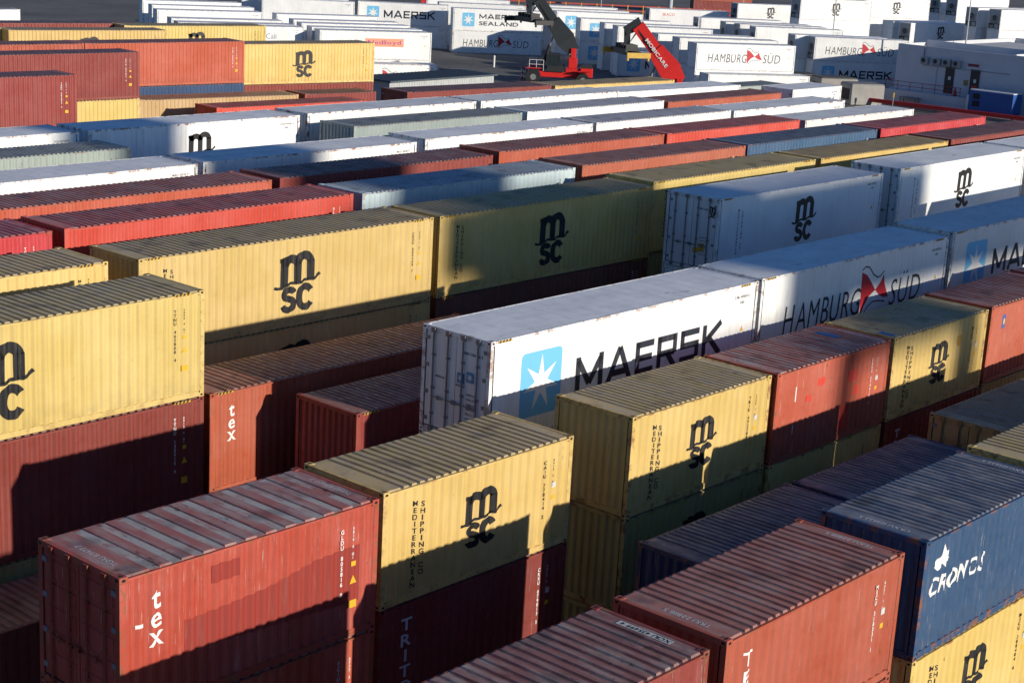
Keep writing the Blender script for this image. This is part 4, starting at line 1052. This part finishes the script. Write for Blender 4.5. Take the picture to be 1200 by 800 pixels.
e = empty('marker_post', (137.9, 116.7, 0), 0, 'white marker post alone on the asphalt left of the grey boom', 'post'); bm = bmesh.new(); tube(bm, (0, 0, 0), (0, 0, 1.35), .11, 8); tube(bm, (0, 0, 1.35), (0, 0, 1.45), .11, 8, 0, .05); o = bmobj('pole', bm, M['white'], e)
e = empty('traffic_cone', (130.5, 105.6, 0), 0, 'red and white striped post near the left reach stacker', 'cone')
for k in range(5): bm = bmesh.new(); tube(bm, (0, 0, k * .3), (0, 0, k * .3 + .299), .14 - k * .015, 10); bmobj('band', bm, M['red' if k % 2 == 0 else 'white'], e)

# far barriers
def far():
    e = empty('barrier', (214, 200, 0), R(-41), 'long red and yellow barrier along the far side of the yard', 'barrier')
    bm = bmesh.new()
    for z in (1.0, 1.9): beam(bm, (0, 0, z), (120, 0, z), .15, .25)
    bmobj('rail', bm, flat('faded_red', (.42, .06, .04)), e)
    bm = bmesh.new()
    for k in range(41): box(bm, k * 3 - .08, -.08, 0, k * 3 + .08, .08, 2.1)
    bmobj('post', bm, M['craneyellow'], e)
    e = empty('banner_sign', (205, 196, 0), R(-41), 'bright red banner board with white lettering behind the grey boom', 'sign')
    bm = bmesh.new(); box(bm, 0, 0, 1.2, 10, .15, 3.6); bmobj('board', bm, M['red'], e)
    V, Fc = text2d('MOBIKARE', 1.2, .03); bm = bmesh.new(); vs = [bm.verts.new((.8 + v[0] * .95, -.02, 1.8 + v[1])) for v in V]
    for q in Fc: bm.faces.new([vs[i] for i in q])
    bmobj('lettering', bm, M['white'], e)
    for xx in (.3, 9.5): bm = bmesh.new(); box(bm, xx, .02, 0, xx + .2, .14, 1.199); bmobj('post', bm, M['steel'], e)
far()
for k in range(6):
    cnt[0] += 1
    container(262 + k * 13.2 * .80, 176 - k * 13.2 * .60, 2.9 if k % 2 else 5.79, R(-37), L40, HC, D, ['rust', 'navy', 'rust', 'maroon', 'rust', 'blue'][k], ['rust red container farthest back behind the red banner', 'dark blue container farthest back beside the first rust one', 'second rust red container in the farthest row at the top edge', 'dark red container in the farthest row at the top edge', 'third rust red container in the farthest row', 'blue container ending the farthest row'][k], '', 1, 'n', .3, cnt[0], 'door', 'containers in the farthest row')
    if not k % 2:
        cnt[0] += 1; container(262 + k * 13.2 * .80, 176 - k * 13.2 * .60, 2.894, R(-37), L40, HC, D, 'maroon', 'dark container under the %s stacked pair of the farthest row' % ORD[k // 2], '', 1, 'n', .3, cnt[0], 'door', 'containers in the farthest row')

# ------------------------------------------------------------------ reach stackers
def reach_stacker(x, y, rz, bodymat, boommat, tip, lab, text=None, spread_rot=0, spread_z=0):
    e = empty('reach_stacker', (x, y, 0), rz, lab, 'reach stacker', 'reach stackers')
    bm = bmesh.new(); box(bm, -3.9, -1.0, .8, 3.0, 1.0, 1.45); box(bm, -4.3, -1.35, 1.0, -2.9, 1.35, 2.0); box(bm, -2.8, -1.1, 1.45, -1.2, 1.1, 1.9)
    for s in (-1, 1):
        box(bm, -2.5, s * .75 - .12, 1.9, -1.5, s * .75 + .12, 3.0); box(bm, -2.3, s * .75 - .12, 3.0, -1.7, s * .75 + .12, 4.15)
        box(bm, 1.5, s * 1.7 - .4, 1.75, 3.3, s * 1.7 + .4, 1.85); box(bm, -4.0, s * 1.7 - .35, 1.62, -2.5, s * 1.7 + .35, 1.72)
    bmesh.ops.bevel(bm, geom=bm.edges[:], offset=.05, segments=1, affect='EDGES'); bmobj('chassis', bm, M[bodymat], e)
    bm = bmesh.new(); box(bm, -4.2, -1.2, 2.001, -3.0, 1.2, 2.35); box(bm, -1.1, -1.25, 1.46, .9, -1.02, 2.1); box(bm, -1.1, 1.02, 1.46, .9, 1.25, 2.1); bmobj('engine_cover', bm, M['fan'], e)
    bm = bmesh.new()
    for s in (-1, 1):
        for q in (1.3, 2.1, 2.9): tube(bm, (q, s * 1.3, 1.5), (q, s * 1.3, 2.7), .03, 6)
        tube(bm, (1.3, s * 1.3, 2.7), (2.9, s * 1.3, 2.7), .03, 6); tube(bm, (1.3, s * 1.3, 2.2), (2.9, s * 1.3, 2.2), .025, 6)
    bmobj('railing', bm, M['white'], e)
    for wx, ww, r in ((2.4, 1, .85), (-3.2, 1, .75)):
        for s in (-1, 1):
            bm = bmesh.new(); tube(bm, (wx, s * 1.35, r), (wx, s * 2.1, r), r, 20); wo = bmobj('wheel', bm, M['dark'], e)
            bm = bmesh.new(); tube(bm, (wx, s * 2.1, r), (wx, s * 2.13, r), r * .4, 16); bmobj('rim', bm, M['steel'], wo)
    bm = bmesh.new(); box(bm, -.6, -.85, 1.75, 1.1, .85, 1.95); box(bm, -.55, -.8, 3.3, 1.0, .8, 3.42)
    for cx in (-.55, .92):
        for cy in (-.8, .72): box(bm, cx, cy, 1.951, cx + .08, cy + .08, 3.299)
    cab = bmobj('cab', bm, M['fan'], e)
    bm = bmesh.new(); box(bm, -.5, -.77, 1.96, .96, .77, 3.29); bmobj('window', bm, M['glass'], cab)
    p0 = Vector((-2.0, 0, 3.8)); t = Vector(tip); mid = p0.lerp(t, .58)
    bm = bmesh.new(); beam(bm, p0, p0.lerp(t, .22), 1.3, 1.4, 0, 1.5, 2.2); beam(bm, p0.lerp(t, .221), mid, 1.5, 2.2, 0, 1.3, 1.6); beam(bm, p0.lerp(t, .581), t, 1.05, 1.25)
    boom = bmobj('boom', bm, M[boommat], e)
    hm = M['boomgrey']
    bm = bmesh.new(); beam(bm, t + Vector((-.3, 0, .3)), t + Vector((1.2, 0, -.6)), .9, 1.1, 0, .7, .8); beam(bm, t + Vector((1.0, 0, -.3)), t + Vector((.9, 0, -2.2)), .5, .6)
    bmobj('boom_head', bm, hm, boom)
    bm = bmesh.new()
    for q in range(3):
        pp = [p0.lerp(t, .1) + Vector((0, .62, .2)), p0.lerp(t, .5) + Vector((0, .6 + q * .03, -.25 - q * .1)), t + Vector((0, .5, -.3 - q * .12)), t + Vector((.9, .3 - q * .3, -2.0))]
        for a_, b_ in zip(pp, pp[1:]): tube(bm, a_, b_, .035, 5)
    bmobj('hose', bm, M['dark'], boom)
    if text:
        V, Fc = text2d(text, .34, .03); b = bounds((V, Fc)); d = (p0 - t).normalized(); up = Vector((-d.z, 0, d.x)) * (-1 if -d.x < 0 else 1)
        if up.z < 0: up = -up
        k = 3.3 / b[2]; o0 = t.lerp(p0, .22) - up * .28
        bm = bmesh.new(); vs = [bm.verts.new(o0 + d * (v[0] * k) + up * v[1] + Vector((0, .77, 0))) for v in V]
        for q in Fc: bm.faces.new([vs[i] for i in q])
        bmobj('lettering', bm, M['white'], boom)
    for s in (-.45, .45):
        bm = bmesh.new(); a = Vector((1.6, s, 1.4)); b = p0.lerp(t, .5) + Vector((0, s * .6, -.5)); tube(bm, a, a.lerp(b, .62), .19, 10); tube(bm, a.lerp(b, .62), b, .10, 10, 1); bmobj('lift_cylinder', bm, [M['dark'], M['bar']], e)
    # spreader
    sp = t + Vector((.95, 0, -2.6 + spread_z)); m = Matrix.Translation(sp) @ Matrix.Rotation(spread_rot, 4, 'Z')
    bm = bmesh.new(); box(bm, -.75, -1.6, -.2, .75, 1.6, .35, 0, m); box(bm, -.35, -3.0, -.15, -.05, 3.0, .2, 0, m); box(bm, .05, -3.0, -.15, .35, 3.0, .2, 0, m)
    for yy in (-1.2, -.6, 0, .6, 1.2): box(bm, -.6, yy - .12, .352, .6, yy + .12, .75, 0, m)
    spd = bmobj('spreader', bm, M['fan'], e)
    for s in (-1, 1):
        bm = bmesh.new(); box(bm, -1.2, s * 3.0 - .15, -.35, 1.2, s * 3.0 + .15, .15, 0, m)
        for q in (-1.1, 1.0): box(bm, q, s * 3.0 - .1, -.6, q + .15, s * 3.0 + .1, -.351, 0, m)
        bmobj('end_beam', bm, M['craneyellow' if text else 'fan'], spd)
reach_stacker(130.7, 100.9, R(131), 'red', 'boomgrey', (2.3, 0, 9.3), 'reach stacker with grey boom raised steeply and red body', None, R(35), .3)
reach_stacker(115.2, 74.8, R(131), 'red', 'red', (2.3, 0, 8.9), 'reach stacker with red lettered boom and dark boom head', 'MOBICARE', R(20), .1)

# crane inferred from soft shadows, added unseen; its blocks are shaped to cast them
def shadow_crane():
    Y = -130; dx = .14 * 130; dz = .24 * 130 + G
    e = empty('shadow_casting_crane', (0, Y, 0), 0, 'unseen crane added behind the camera, its blocks shaped to cast the soft shadows', 'crane')
    def b(u0, v0, u1, v1, name, th=1.4):
        bm = bmesh.new(); box(bm, u0 + dx, 0, v0 + dz, u1 + dx, th, v1 + dz); bmobj(name, bm, M['steel'], e)
    b(29.7, -.2, 53, 3.7, 'shadow_block_main'); b(28.0, 1.9, 29.697, 4.6, 'shadow_block_step'); b(29.7, 3.703, 40.5, 4.7, 'shadow_block_upper')
    b(30.8, 4.703, 37.2, 12.2, 'shadow_block_tower')
    b(25.0, -dz, 25.9, -.4, 'leg', .9); b(32.0, -dz, 33.6, -.203, 'leg', .9); b(49, -dz, 50.4, -.203, 'leg', .9)
    b(25.903, -1.2, 31.997, -.4, 'beam', .8)
shadow_crane()
